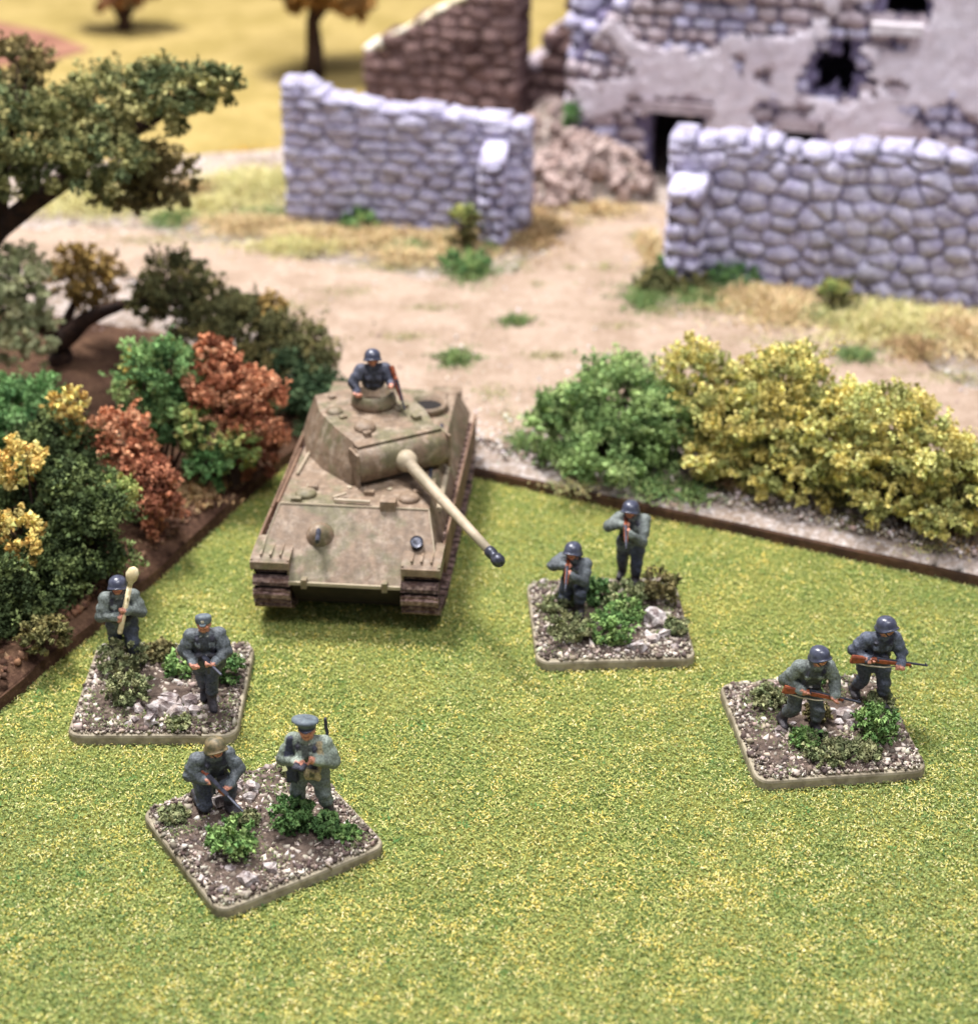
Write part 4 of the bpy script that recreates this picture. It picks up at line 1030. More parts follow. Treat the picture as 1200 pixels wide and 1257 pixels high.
        bm = bmesh.new(); box(bm, T((s * 1.05, 3.35, 1.5)), (.3 * TS, .16 * TS, .26 * TS)); bevel(bm, .002); bm_obj('stowage_bin', bm, M['tank'], root)
    # turret
    ang = math.radians(27.5 + 5.5)
    tu = bpy.data.objects.new('turret', None); C.objects.link(tu); tu.parent = root
    tu.location = T((.0, .28, 0)); tu.rotation_euler = (0, 0, ang)
    bot = [(-1.02, -1.22), (1.02, -1.22), (1.22, -.35), (1.22, .45), (.92, 1.32), (-.92, 1.32), (-1.22, .45), (-1.22, -.35)]
    mid = [(-.96, -1.16), (.96, -1.16), (1.12, -.35), (1.1, .45), (.84, 1.26), (-.84, 1.26), (-1.1, .45), (-1.12, -.35)]
    top = [(-.82, -1.0), (.82, -1.0), (.92, -.35), (.90, .45), (.70, 1.16), (-.70, 1.16), (-.90, .45), (-.92, -.35)]
    bm = bmesh.new()
    zt = lambda y: 2.66 - .05 * (y < -.5)
    loft(bm, [[T((x, y, 1.885)) for x, y in bot], [T((x, y, 2.2)) for x, y in mid], [T((x, y, zt(y))) for x, y in top]])
    bevel(bm, .0026, angle=.25, mat=1)
    shell = bm_obj('turret_shell', bm, M['tank'], tu); shell.data.materials.append(M['tank_worn'])
    bm = bmesh.new(); lathe(bm, T((0, 0, 1.84)), [(.98 * TS, 0), (.98 * TS, .06 * TS), (.5 * TS, .06 * TS)], 24); bm_obj('turret_ring', bm, M['black'], tu)
    # rolled mantlet with cheek ends
    bm = bmesh.new()
    rings = []
    for x in (-.90, -.88, -.4, 0, .4, .88, .90):
        r = .345 if abs(x) < .895 else .30
        rings.append([T((x, -1.20 + r * .78 * math.cos(a), 2.235 + r * math.sin(a))) for a in [math.radians(70 + i * 220 / 14) for i in range(15)]])
    loft(bm, rings)
    bm_obj('mantlet', bm, M['tank'], tu, True)
    bm = bmesh.new()
    for s in (-1, 1): box(bm, T((s * .93, -1.22, 2.22)), (.025 * TS, .2 * TS, .33 * TS))
    box(bm, T((0, -1.12, 2.61)), (.86 * TS, .10 * TS, .02 * TS))
    bevel(bm, .0018, mat=1)
    bm_obj('cheek_plate', bm, M['tank'], tu).data.materials.append(M['tank_worn'])
    bm = bmesh.new()
    gz = 2.27
    prof = [(-1.40, .20), (-1.50, .21), (-1.58, .19), (-1.66, .14), (-1.68, .115), (-2.9, .102), (-3.9, .09), (-4.80, .082)]
    tube(bm, [T((0, y, gz + (-1.4 - y) * -.07)) for y, _ in prof], [r * TS for _, r in prof], 14)
    gun = bm_obj('gun_barrel', bm, M['barrel'], tu, True)
    bm = bmesh.new()
    pr = [(y_, r_ * .84) for y_, r_ in [(-4.79, .115), (-4.85, .125), (-4.93, .12), (-4.95, .09), (-5.03, .09), (-5.05, .135), (-5.15, .14), (-5.2, .115), (-5.205, .06), (-5.16, .055)]]
    tube(bm, [T((0, y, gz + (-1.4 - y) * -.07)) for y, _ in pr], [r * TS for _, r in pr], 14)
    bm_obj('muzzle_brake', bm, M['gunmetal'], tu, True)
    # roof fittings
    bm = bmesh.new()
    lathe(bm, T((.16, .30, 2.65)), [(.44 * TS, 0), (.44 * TS, .10 * TS), (.40 * TS, .24 * TS), (.36 * TS, .27 * TS), (.31 * TS, .25 * TS), (.30 * TS, .02 * TS), (.02 * TS, .02 * TS)], 22)
    cu = bm_obj('cupola', bm, M['tank'], tu, True)
    for x, y, r, h in ((-.42, -.58, .21, .09), (-.66, .30, .17, .08), (.5, -.12, .11, .06)):
        bm = bmesh.new(); lathe(bm, T((x, y, 2.64)), [(r * TS, 0), (r * TS, .03 * TS), (r * .85 * TS, h * TS), (r * .3 * TS, (h + .03) * TS)], 16); bm_obj('ventilator', bm, M['tank'], tu, True)
    for x, y in ((-.5, -.86), (-.62, -.02), (.62, -.1), (.7, .75), (-.45, .9)):
        bm = bmesh.new(); box(bm, T((x, y, 2.66)), (.07 * TS, .05 * TS, .05 * TS)); bevel(bm, .0015, mat=1); bm_obj('roof_fitting', bm, M['tank'], tu).data.materials.append(M['tank_worn'])
    bm = bmesh.new(); box(bm, T((.62, -.62, 2.66)), (.08 * TS, .08 * TS, .05 * TS)); bevel(bm, .002); bm_obj('periscope', bm, M['tank'], tu)
    bm = bmesh.new(); lathe(bm, T((0, 1.26, 2.35)), [(.26 * TS, 0), (.26 * TS, .06 * TS), (.2 * TS, .08 * TS)], 16, axis=(0, 1, .2)); bm_obj('rear_hatch', bm, M['tank'], tu)
    return root, tu
TANK, TURRET = tank()

# ------------------------------------------------------------------ soldiers: one continuous body each (a blended solid, surfaced on a fine grid)
def sdf_body(prims, voxel=.34, k=.55, zfold=18):
    pts = []
    for p in prims:
        if p[0] == 'cap': pts += [np.array(p[1]) - max(p[3:5]), np.array(p[1]) + max(p[3:5]), np.array(p[2]) - max(p[3:5]), np.array(p[2]) + max(p[3:5])]
        else: pts += [np.array(p[1]) - max(p[2]) * 1.3, np.array(p[1]) + max(p[2]) * 1.3]
    lo = np.min(pts, 0) - 1.2; hi = np.max(pts, 0) + 1.2
    n = np.ceil((hi - lo) / voxel).astype(int) + 1
    ax = [lo[i] + np.arange(n[i]) * voxel for i in range(3)]
    def ev(p, X, Y, Z):
        if p[0] == 'cap':
            a = np.array(p[1], float); b = np.array(p[2], float); e = b - a; L2 = max(e @ e, 1e-9)
            t = np.clip(((X - a[0]) * e[0] + (Y - a[1]) * e[1] + (Z - a[2]) * e[2]) / L2, 0, 1)
            return np.sqrt((X - a[0] - t * e[0]) ** 2 + (Y - a[1] - t * e[1]) ** 2 + (Z - a[2] - t * e[2]) ** 2) - (p[3] + (p[4] - p[3]) * t)
        c = np.array(p[1], float); r = np.array(p[2], float); R = p[3]
        q = np.stack([X - c[0], Y - c[1], Z - c[2]], -1)
        if R is not None: q = q @ np.array(R)
        if p[0] == 'ell':
            k0 = np.sqrt(((q / r) ** 2).sum(-1)); k1 = np.sqrt(((q / (r * r)) ** 2).sum(-1))
            return k0 * (k0 - 1) / np.maximum(k1, 1e-6)
        d = np.abs(q) - (r - .25)
        return np.sqrt((np.maximum(d, 0) ** 2).sum(-1)) + np.minimum(d.max(-1), 0) - .25
    F = np.full(n, 3.0)
    for p in prims:
        if p[0] == 'cap':
            m = max(p[3:5]) + 1.6; a = np.minimum(p[1], p[2]) - m; b = np.maximum(p[1], p[2]) + m
        else:
            m = max(p[2]) * 1.05 + 1.6; a = np.array(p[1]) - m; b = np.array(p[1]) + m
        i0 = np.clip(((a - lo) / voxel).astype(int), 0, n - 1); i1 = np.clip(((b - lo) / voxel).astype(int) + 2, 1, n)
        sl = tuple(slice(i0[i], i1[i]) for i in range(3))
        X, Y, Z = np.meshgrid(*[ax[i][sl[i]] for i in range(3)], indexing='ij')
        d = ev(p, X, Y, Z)
        kk = p[-1] if isinstance(p[-1], float) else k
        f = F[sl]
        h = np.clip(.5 + .5 * (f - d) / kk, 0, 1)
        F[sl] = f * (1 - h) + d * h - kk * h * (1 - h)
    Xg, Yg, Zg = np.meshgrid(*ax, indexing='ij')           # cloth folds below the neck
    F = F + .18 * np.sin(1.7 * Xg + 2.1 * Zg + 1.6 * np.sin(1.1 * Yg + .7 * Zg)) * np.sin(1.3 * Yg - 1.1 * Zg + 1.9 * np.sin(.9 * Xg)) * np.clip((zfold - Zg) * .7, 0, 1)
    # surface nets
    s = F < 0
    c = np.zeros(np.array(F.shape) - 1, int)
    for dx in (0, 1):
        for dy in (0, 1):
            for dz in (0, 1):
                c += s[dx:dx + c.shape[0], dy:dy + c.shape[1], dz:dz + c.shape[2]]
    act = (c > 0) & (c < 8)
    ids = -np.ones(act.shape, int); I = np.argwhere(act); ids[act] = np.arange(len(I))
    acc = np.zeros((len(I), 3)); cnt = np.zeros(len(I))
    corners = [np.array(v) for v in ((0, 0, 0), (1, 0, 0), (0, 1, 0), (1, 1, 0), (0, 0, 1), (1, 0, 1), (0, 1, 1), (1, 1, 1))]
    val = [F[tuple((I + v).T)] for v in corners]
    for i in range(8):
        for j in range(i + 1, 8):
            if np.abs(corners[i] - corners[j]).sum() != 1: continue
            cr = (val[i] < 0) != (val[j] < 0)
            t = np.where(cr, val[i] / np.where(cr, val[i] - val[j], 1), 0)
            acc += np.where(cr[:, None], corners[i] + t[:, None] * (corners[j] - corners[i]), 0); cnt += cr
    V = lo + (I + acc / cnt[:, None]) * voxel
    Q = []
    for a in range(3):
        b, d = (a + 1) % 3, (a + 2) % 3
        sh = [slice(None)] * 3; sh2 = [slice(None)] * 3; sh[a] = slice(0, -1); sh2[a] = slice(1, None)
        e = s[tuple(sh)] != s[tuple(sh2)]
        E_ = np.argwhere(e)
        E_ = E_[(E_[:, b] > 0) & (E_[:, d] > 0) & (E_[:, b] < ids.shape[b]) & (E_[:, d] < ids.shape[d])]
        ob = np.eye(3, dtype=int)[b]; od = np.eye(3, dtype=int)[d]
        q = np.stack([ids[tuple(E_.T)], ids[tuple((E_ - ob).T)], ids[tuple((E_ - ob - od).T)], ids[tuple((E_ - od).T)]], 1)
        flip = ~s[tuple(E_.T)]
        q[flip] = q[flip][:, ::-1]
        Q.append(q[(q >= 0).all(1)])
    Q = np.concatenate(Q)
    # nearest solid gives the paint
    best = np.full(len(V), 1e9); col = np.zeros((len(V), 3))
    for p in prims:
        d = ev(p, V[:, 0], V[:, 1], V[:, 2])
        m = d < best
        best[m] = d[m]; col[m] = p[5] if p[0] == 'cap' else p[4]
    return V, Q[:, ::-1], col

SK = lin(196, 136, 112); BLK = lin(46, 46, 56); BOOT = lin(54, 50, 54)
GREY = lin(88, 94, 90); GREYD = lin(72, 77, 80); BLUE = lin(64, 69, 80); NAVY = lin(44, 47, 62); TUNIC = lin(104, 112, 102); TAN = lin(150, 136, 104)

def basis(d, up=(0, 0, 1)):
    y = -Vector(d).normalized(); x = Vector(up).cross(y)
    x = x.normalized() if x.length > 1e-4 else Vector((1, 0, 0))
    return x, y, y.cross(x) * -1 if False else x.cross(y)

def soldier(label, loc, rotz, J, coat=GREY, legs=BLUE, head='helmet', guns=(), extra=(), name='toy_soldier', scale=.0109, bust=False, cat='soldier', group='painted soldiers on the figure stands', slant=None):
    """J: joints in millimetres, the figure faces -y"""
    V = Vector
    root = thing(name, label, cat, loc, rotz, group)
    root.scale = (1.1, 1.1, 1.0)
    pr = []
    cap = lambda a, b, r0, r1, c, *k: pr.append(('cap', tuple(a), tuple(b), r0, r1, c, *k))
    ell = lambda c, r, R, col, *k: pr.append(('ell', tuple(c), tuple(r), R, col, *k))
    bx_ = lambda c, r, R, col, *k: pr.append(('box', tuple(c), tuple(r), R, col, *k))
    pel, neck, hd = V(J['pel']), V(J['neck']), V(J['head'])
    sR, sL = V(J['sR']), V(J['sL'])
    upv = (neck - pel).normalized(); across = (sL - sR).normalized()
    fwd = across.cross(upv) * -1
    fwd = V(fwd).normalized()
    if fwd.y > 0 and not J.get('back'): fwd = -fwd
    Rm = np.array([across, -fwd, upv]).T                  # columns: body axes
    tl = (neck - pel).length
    chest = pel.lerp(neck, .64); belly = pel.lerp(neck, .33); waist = pel.lerp(neck, .2)
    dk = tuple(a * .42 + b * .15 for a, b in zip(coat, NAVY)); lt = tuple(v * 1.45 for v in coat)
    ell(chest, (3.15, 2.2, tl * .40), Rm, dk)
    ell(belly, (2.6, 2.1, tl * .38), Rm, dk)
    cap(sR, sL, 1.3, 1.3, coat)
    if not bust:
        ell(pel - upv * .2, (2.7, 2.15, 2.0), Rm, coat)
        cap(pel - upv * .9 + across * -1.0, pel - upv * 2.0 + across * -1.5, 1.75, 1.75, coat, .5)
        cap(pel - upv * .9 + across * 1.0, pel - upv * 2.0 + across * 1.5, 1.75, 1.75, coat, .5)
        ell(waist, (2.85, 2.36, .5), Rm, lin(38, 36, 40), .1)                                     # belt
        for s in (-1, 1):
            bx_(waist + fwd * 1.9 + across * s * 1.25 - upv * .1, (.85, .62, .72), Rm, lin(38, 36, 40), .12)      # pouches
        bx_(waist + fwd * 2.15, (.32, .2, .34), Rm, lin(150, 146, 140), .1)
        ell(waist - fwd * 2.0 + across * -1.2 - upv * .8, (1.1, .7, 1.1), Rm, TAN, .2)                # bread bag
        ell(waist - fwd * 2.1 + across * 1.3 - upv * .5, (.8, .8, 1.2), Rm, BLK, .2)                  # flask
        cap(waist - fwd * 2.2 + across * -1.8 + upv * 1.0, waist - fwd * 2.3 + across * 1.6 + upv * 1.4, .75, .75, lin(78, 84, 72), .2)  # gas mask tin
    # straps and collar
    for s in (-1, 1):
        cap(waist + fwd * 1.95 + across * s * 1.35, chest + fwd * 1.75 + across * s * 1.5 + upv * 1.3, .36, .36, BLK, .1)
        cap(chest + fwd * 1.75 + across * s * 1.5 + upv * 1.3, neck + across * s * 1.4 - upv * .25, .36, .36, BLK, .1)
        bx_(chest + fwd * 1.95 + across * s * 1.3 + upv * .2, (.6, .25, .6), Rm, tuple(v * 1.9 for v in coat), .15)
    ell(neck + fwd * .15, (1.5, 1.4, .7), Rm, tuple(v * 1.5 for v in coat), .2)
    for s in (-1, 1): bx_(neck + fwd * 1.25 + across * s * .5 - upv * .45, (.32, .16, .3), Rm, lin(168, 168, 158), .1)
    # legs
    if not bust:
        for sd in 'RL':
            hip = pel + across * (-1.45 if sd == 'R' else 1.45) - upv * .7
            kn, an = V(J['k' + sd]), V(J['a' + sd])
            cap(hip, kn, 1.75, 1.25, legs); ell(hip.lerp(kn, .45) , (1.55, 1.55, 1.8), None, legs)
            mid = kn.lerp(an, .42)
            cap(kn, mid, 1.3, 1.3, legs); cap(mid, an, 1.15, .95, J.get('gaiter', legs) if 'gaiter' in J else BOOT, .3)
            ft = V(J.get('t' + sd, an + V((.15 if sd == 'L' else -.15, -1, 0)) * 2.1 + V((0, 0, -.7))))
            hl = an + V((0, .35, -.55))
            cap(hl, ft, 1.0, .82, BOOT, .4)
            cap(hl + V((0, .1, -.45)), ft + V((0, -.15, -.25)), .72, .66, BLK, .2)
    # arms and hands
    for sd in 'RL':
        sh, el_, wr = V(J['s' + sd]), V(J['e' + sd]), V(J['w' + sd])
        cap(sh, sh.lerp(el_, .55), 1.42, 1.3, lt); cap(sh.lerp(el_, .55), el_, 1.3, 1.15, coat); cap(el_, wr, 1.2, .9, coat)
        dv = (wr - el_).normalized()
        cap(wr - dv * .35, wr + dv * .1, 1.02, .98, tuple(v * 1.7 for v in coat), .12)
        h = wr + dv * .75
        ax = V(J.get('h' + sd, (1, 0, 0))).normalized()          # direction in which the knuckles are lined up (along what is held)
        ell(h, (.62, .62, .62), None, SK, .3)
        cp = V(J.get('c' + sd, dv.cross(ax))).normalized()       # side to which the fingers close
        for i, ln in enumerate((.62, .72, .68, .52)):
            o = h + ax * (-.66 + .44 * i) + dv * .3
            cap(o, o + dv * ln * .7, .26, .24, SK, .08)
            cap(o + dv * ln * .7, o + dv * ln * .55 + cp * ln * .95, .24, .2, SK, .08)
        th = h - ax * .62
        cap(th, th - ax * .25 + cp * .75 + dv * .35, .27, .22, SK, .08)
    # head
    look = V(J.get('look', (0, -1, -.12))).normalized()
    hx = look.cross(V((0, 0, 1))).normalized() * 1.0; hz = hx.cross(look).normalized()
    if hz.z < 0: hz = -hz
    Hm = np.array([hx, -look, hz]).T
    cap(neck - upv * .2, hd - hz * .6, .95, .9, SK, .3)
    ell(hd, (1.32, 1.5, 1.72), Hm, SK, .3)
    ell(hd + look * .45 - hz * 1.0, (.95, .95, .75), Hm, SK, .35)
    cap(hd + look * 1.35 + hz * .15, hd + look * 1.75 - hz * .38, .22, .32, lin(206, 144, 118), .15)
    for s in (-1, 1):
        ell(hd + hx * s * 1.32 - hz * .15, (.22, .4, .55), Hm, SK, .15)
        ell(hd + look * 1.32 + hx * s * .55 + hz * .32, (.30, .22, .16), Hm, lin(60, 44, 42), .05)
        ell(hd + look * 1.15 + hx * s * .72 - hz * .35, (.4, .4, .35), Hm, lin(204, 134, 108), .2)
    ell(hd + look * 1.38 - hz * .88, (.5, .2, .13), Hm, lin(140, 76, 68), .05)
    for p in extra: pr.append(p)
    Vx, Q, col = sdf_body(pr, zfold=neck.z)
    body = link('body', npmesh('body', Vx * scale, Q, col, True), M['figure'], root)
    # headgear
    def hp(x, y, z): return (hd + hx * x + look * y + hz * z) * scale
    bm = bmesh.new()
    n = 22
    if head in ('helmet', 'camo'):
        rings = []
        prof = [(2.12, -.35, 1), (2.08, -.08, 1), (1.93, .15, 0), (1.88, .55, 0), (1.80, 1.15, 0), (1.55, 1.72, 0), (1.1, 2.12, 0), (.5, 2.34, 0), (.08, 2.38, 0)]
        for r, z, fl in prof:
            ring = []
            for i in range(n):
                t = 2 * math.pi * i / n; f = math.sin(t)                    # f 1 is the front
                zz = z + (.55 * max(f, 0) ** 2 * (1 if fl else 0)) - (.35 * (1 - abs(f)) if fl else 0)
                rr = r * (1 + (.10 * max(f, 0) + .08 * max(-f, 0)) * fl)
                ring.append(hp(rr * math.cos(t), rr * 1.14 * f + .05, zz))
            rings.append(ring)
        loft(bm, rings)
        o = bm_obj('helmet', bm, M['helmet_camo'] if head == 'camo' else M['helmet'], root, True)
        bm = bmesh.new()
        for s in (-1, 1): cyl(bm, hp(s * 1.45, .5, -.3), hp(s * .6, 1.1, -1.6), .13 * scale, n=6)
        bm_obj('chin_strap', bm, M['leather'], root)
    elif head == 'fieldcap':
        loft(bm, [[hp(r * math.cos(t), r * 1.12 * math.sin(t) + .05, z + (.25 * math.sin(t) if z > 1.3 else 0)) for t in [2 * math.pi * i / n for i in range(n)]]
                  for r, z in ((1.52, .35), (1.62, .6), (1.62, 1.35), (1.5, 1.75), (1.2, 1.95), (.1, 2.0))])
        o = bm_obj('field_cap', bm, M['cap'], root, True)
        bm = bmesh.new()
        loft(bm, [[hp(x, yy, zz) for x, yy, zz in ((-1.35, .95, .52 + d), (-.75, 1.65, .5 + d), (-.45, 2.35, .25 + d), (.45, 2.35, .25 + d), (.75, 1.65, .5 + d), (1.35, .95, .52 + d))] for d in (0, .16)])
        bm_obj('peak', bm, M['cap'], o, True)
        bm = bmesh.new(); box(bm, hp(0, 1.78, 1.1), (.3 * scale, .12 * scale, .3 * scale)); bm_obj('badge', bm, M['sling'], o)
    elif head == 'officer':
        loft(bm, [[hp(r * math.cos(t) + (.25 if z > 1 else 0), r * 1.12 * math.sin(t) + .05, z + tilt * math.sin(t) + .18 * math.cos(t) * (z > 1)) for t in [2 * math.pi * i / n for i in range(n)]]
                  for r, z, tilt in ((1.55, .4, 0), (1.6, .95, .05), (1.95, 1.35, .2), (2.35, 1.75, .32), (2.3, 2.1, .36), (1.6, 2.4, .3), (.1, 2.5, .25))])
        o = bm_obj('officer_cap', bm, M['cap'], root, True)
        bm = bmesh.new()
        loft(bm, [[hp(x, yy, zz) for x, yy, zz in ((-1.5, .9, .6 + d), (-.9, 1.95, .45 + d), (0, 2.4, .3 + d), (.9, 1.95, .45 + d), (1.5, .9, .6 + d), (0, 1.3, .6 + d))] for d in (0, .16)])
        bm_obj('peak', bm, M['leather'], o, True)
    # weapons
    for kind, a, b, *rest in guns:
        weapon(kind, V(a), V(b), root, scale, *rest)
    return root

def weapon(kind, a, b, root, sc, up=(0, 0, 1)):
    d = (b - a).normalized(); L = (b - a).length
    side = d.cross(Vector(up)).normalized(); u = side.cross(d).normalized()
    def P(t, x=0, z=0): return (a + d * (t * L) + side * x + u * z) * sc
    def sect(bm, secs):
        loft(bm, [[P(t, sx * w, zc + sz * h) for sx, sz in ((-1, -.7), (-.6, -1), (.6, -1), (1, -.7), (1, .7), (.6, 1), (-.6, 1), (-1, .7))] for t, w, h, zc in secs])
    if kind == 'rifle':
        bm = bmesh.new()
        sect(bm, [(0, .38, .92, -.55), (.03, .44, 1.0, -.55), (.17, .42, .72, -.25), (.24, .36, .45, 0), (.30, .42, .55, 0), (.42, .44, .58, 0), (.62, .40, .46, .05), (.78, .34, .36, .1)])
        o = bm_obj('rifle', bm, M['wood'], root)
        bm = bmesh.new()
        tube(bm, [P(.32, 0, .5), P(.5, 0, .48), P(.8, 0, .4), P(1, 0, .4)], [.36 * sc, .30 * sc, .26 * sc, .22 * sc], 8)
        box(bm, P(.97, 0, .75), (.1 * sc, .1 * sc, .2 * sc))
        cyl(bm, P(.33, 0, .5), P(.34, .9, .35), .14 * sc, n=6)
        box(bm, P(.30, 0, -.55), (.2 * sc, .2 * sc, .25 * sc)); 
        tube(bm, [P(.775, 0, -.25), P(.79, 0, -.25)], [.4 * sc, .4 * sc], 8)
        bm_obj('barrel', bm, M['gunmetal'], o)
        bm = bmesh.new()
        tube(bm, [P(.08, .1, -1.3), P(.25, .2, -1.5), P(.45, .2, -1.35), P(.70, .1, -.35)], [.17 * sc] * 4, 6)
        bm_obj('sling', bm, M['sling'], o)
    elif kind == 'smg':
        bm = bmesh.new()
        sect(bm, [(.25, .5, .62, 0), (.28, .55, .7, 0), (.6, .5, .62, 0), (.62, .35, .4, 0)])
        box(bm, P(.42, 0, -1.6), (.28 * sc, .4 * sc, 1.3 * sc)); box(bm, P(.3, 0, -1.0), (.28 * sc, .35 * sc, .7 * sc))
        tube(bm, [P(.6), P(1)], [.32 * sc, .26 * sc], 8); tube(bm, [P(0, 0, -.3), P(.27)], [.2 * sc, .25 * sc], 6)
        box(bm, P(.0, 0, -.5), (.3 * sc, .2 * sc, .8 * sc))
        bm_obj('submachine_gun', bm, M['gunmetal'], root)
    elif kind == 'assault':
        bm = bmesh.new()
        sect(bm, [(.25, .42, .62, 0), (.28, .45, .66, 0), (.5, .42, .55, 0), (.66, .4, .42, .1), (.68, .3, .3, .1)])
        box(bm, P(.42, 0, -1.5), (.25 * sc, .42 * sc, 1.2 * sc))
        tube(bm, [P(.66, 0, .1), P(1, 0, .1)], [.3 * sc, .26 * sc], 8); box(bm, P(.95, 0, .5), (.1 * sc, .1 * sc, .3 * sc))
        o = bm_obj('assault_rifle', bm, M['gunmetal'], root)
        bm = bmesh.new(); sect(bm, [(0, .36, .85, -.5), (.03, .4, .9, -.5), (.15, .4, .7, -.2), (.26, .4, .5, 0)]); sect(bm, [(.52, .45, .5, -.1), (.64, .43, .42, -.05)])
        bm_obj('stock', bm, M['wood'], o)
    elif kind == 'faust':
        bm = bmesh.new()
        tube(bm, [P(0), P(.02), P(.70)], [.5 * sc, .58 * sc, .56 * sc], 10)
        box(bm, P(.55, 0, .8), (.15 * sc, .15 * sc, .45 * sc))
        o = bm_obj('anti_tank_launcher', bm, M['cream'], root, True)
        bm = bmesh.new()
        tube(bm, [P(.68), P(.76), P(.82), P(.90), P(.97), P(1.0)], [.45 * sc, .55 * sc, 1.15 * sc, 1.35 * sc, .95 * sc, .25 * sc], 12)
        bm_obj('warhead', bm, M['cream'], o, True)

ST = dict(pel=(0, 0, 12), neck=(0, -.2, 18.4), head=(0, -.6, 20.7), sR=(-2.7, 0, 17.5), sL=(2.7, 0, 17.5), eR=(-4.2, -.4, 14.2), wR=(-3.2, -2.6, 12.4), eL=(4.2, -.4, 14.2), wL=(3.2, -2.6, 12.4),
          kR=(-1.9, -.7, 6.3), aR=(-2.1, 0, 1.75), kL=(1.9, -.7, 6.3), aL=(2.1, 0, 1.75))
def J(**k): d = dict(ST); d.update(k); return d
BZ = .033            # top of the figure stands
rad = math.radians

# stand by the hedge
soldier('helmeted soldier holding a cream anti-tank launcher upright', (-.900, 3.775, BZ), rad(12),
        J(wR=(-.9, -3.4, 14.4), eR=(-3.9, -1.2, 13.6), wL=(1.3, -3.5, 16.0), eL=(4.0, -1.4, 13.9), hR=(.2, .1, 1), hL=(.2, .1, 1), look=(-.15, -1, .16), kL=(1.7, -1.6, 6.3), aL=(1.9, -1.6, 1.75), kR=(-1.7, .2, 6.2), aR=(-1.9, 1.6, 1.75)),
        coat=GREY, legs=BLUE, guns=[('faust', (-.6, -4.6, 11.0), (3.6, -2.0, 26.0), (0, -1, 0))])
soldier('soldier in a peaked field cap holding a submachine gun', (-.668, 3.605, BZ), rad(6),
        J(wR=(-2.6, -3.0, 12.6), eR=(-4.2, -.3, 14.0), wL=(1.7, -4.8, 13.6), eL=(4.0, -1.6, 13.8), look=(-.05, -1, .16), kL=(.7, -1.6, 6.3), aL=(.4, -1.9, 1.75), kR=(-1.1, .3, 6.2), aR=(-1.0, 1.9, 1.75)),
        coat=GREYD, legs=BLUE, head='fieldcap', guns=[('smg', (-1.6, -.6, 13.4), (3.2, -9.2, 13.4))],
        extra=[('ell', (2.6, -1.9, 11.6), (1.3, 1.0, 1.6), None, GREYD, .3)])
# officer's stand
soldier('crouching soldier in a mottled helmet with rifle pointed down', (-.607, 3.205, BZ), rad(28),
        J(pel=(0, 0, 7.6), neck=(.2, -1.8, 13.6), head=(.4, -2.6, 15.7), sR=(-2.7, -.9, 12.9), sL=(2.8, -1.4, 12.7), eR=(-4.3, -.9, 9.6), wR=(-2.1, -3.3, 9.4), eL=(4.2, -3.0, 9.4), wL=(1.6, -5.4, 8.4),
          kR=(-2.3, -1.8, 2.0), aR=(-2.2, 3.2, 1.5), kL=(2.0, -4.0, 6.5), aL=(2.0, -3.2, 1.75), look=(.1, -1, .16)),
        coat=GREYD, legs=BLUE, head='camo', guns=[('assault', (-2.9, -.6, 11.6), (1.6, -11.5, 6.2))])
soldier('officer in peaked cap holding binoculars at his chest', (-.385, 3.165, BZ), rad(-10),
        J(wR=(-1.1, -3.5, 15.1), eR=(-4.3, -1.0, 13.8), wL=(2.2, -3.1, 15.7), eL=(4.5, -.6, 14.0), look=(.15, -1, .16), hR=(1, 0, .2), hL=(.3, 0, 1), kR=(-2.3, -.5, 6.3), aR=(-2.6, -.6, 1.75), kL=(2.3, -.6, 6.3), aL=(2.9, .2, 1.75)),
        coat=TUNIC, legs=lin(100, 108, 108), head='officer', guns=[], scale=.0114,
        extra=[('cap', (-.9, -4.6, 15.6), (-.9, -5.9, 15.9), .55, .7, BLK, .1), ('cap', (.4, -4.6, 15.6), (.4, -5.9, 15.9), .55, .7, BLK, .1),
               ('cap', (-3.0, -1.0, 18.4), (-3.3, -1.9, 14.2), .55, .7, NAVY, .2), ('box', (-2.5, -2.4, 11.6), (.95, .45, 1.9), None, NAVY, .15), ('box', (1.1, -2.5, 12.0), (1.35, .6, 1.2), None, TAN, .15), ('box', (1.1, -3.05, 12.3), (.5, .25, .5), None, lin(84, 84, 62), .1),
               ('cap', (3.1, 1.6, 12), (2.6, 1.9, 21.6), .42, .34, BLK, .1), ('cap', (2.3, -1.3, 18.3), (2.4, -2.4, 13), .4, .4, TAN, .12)])
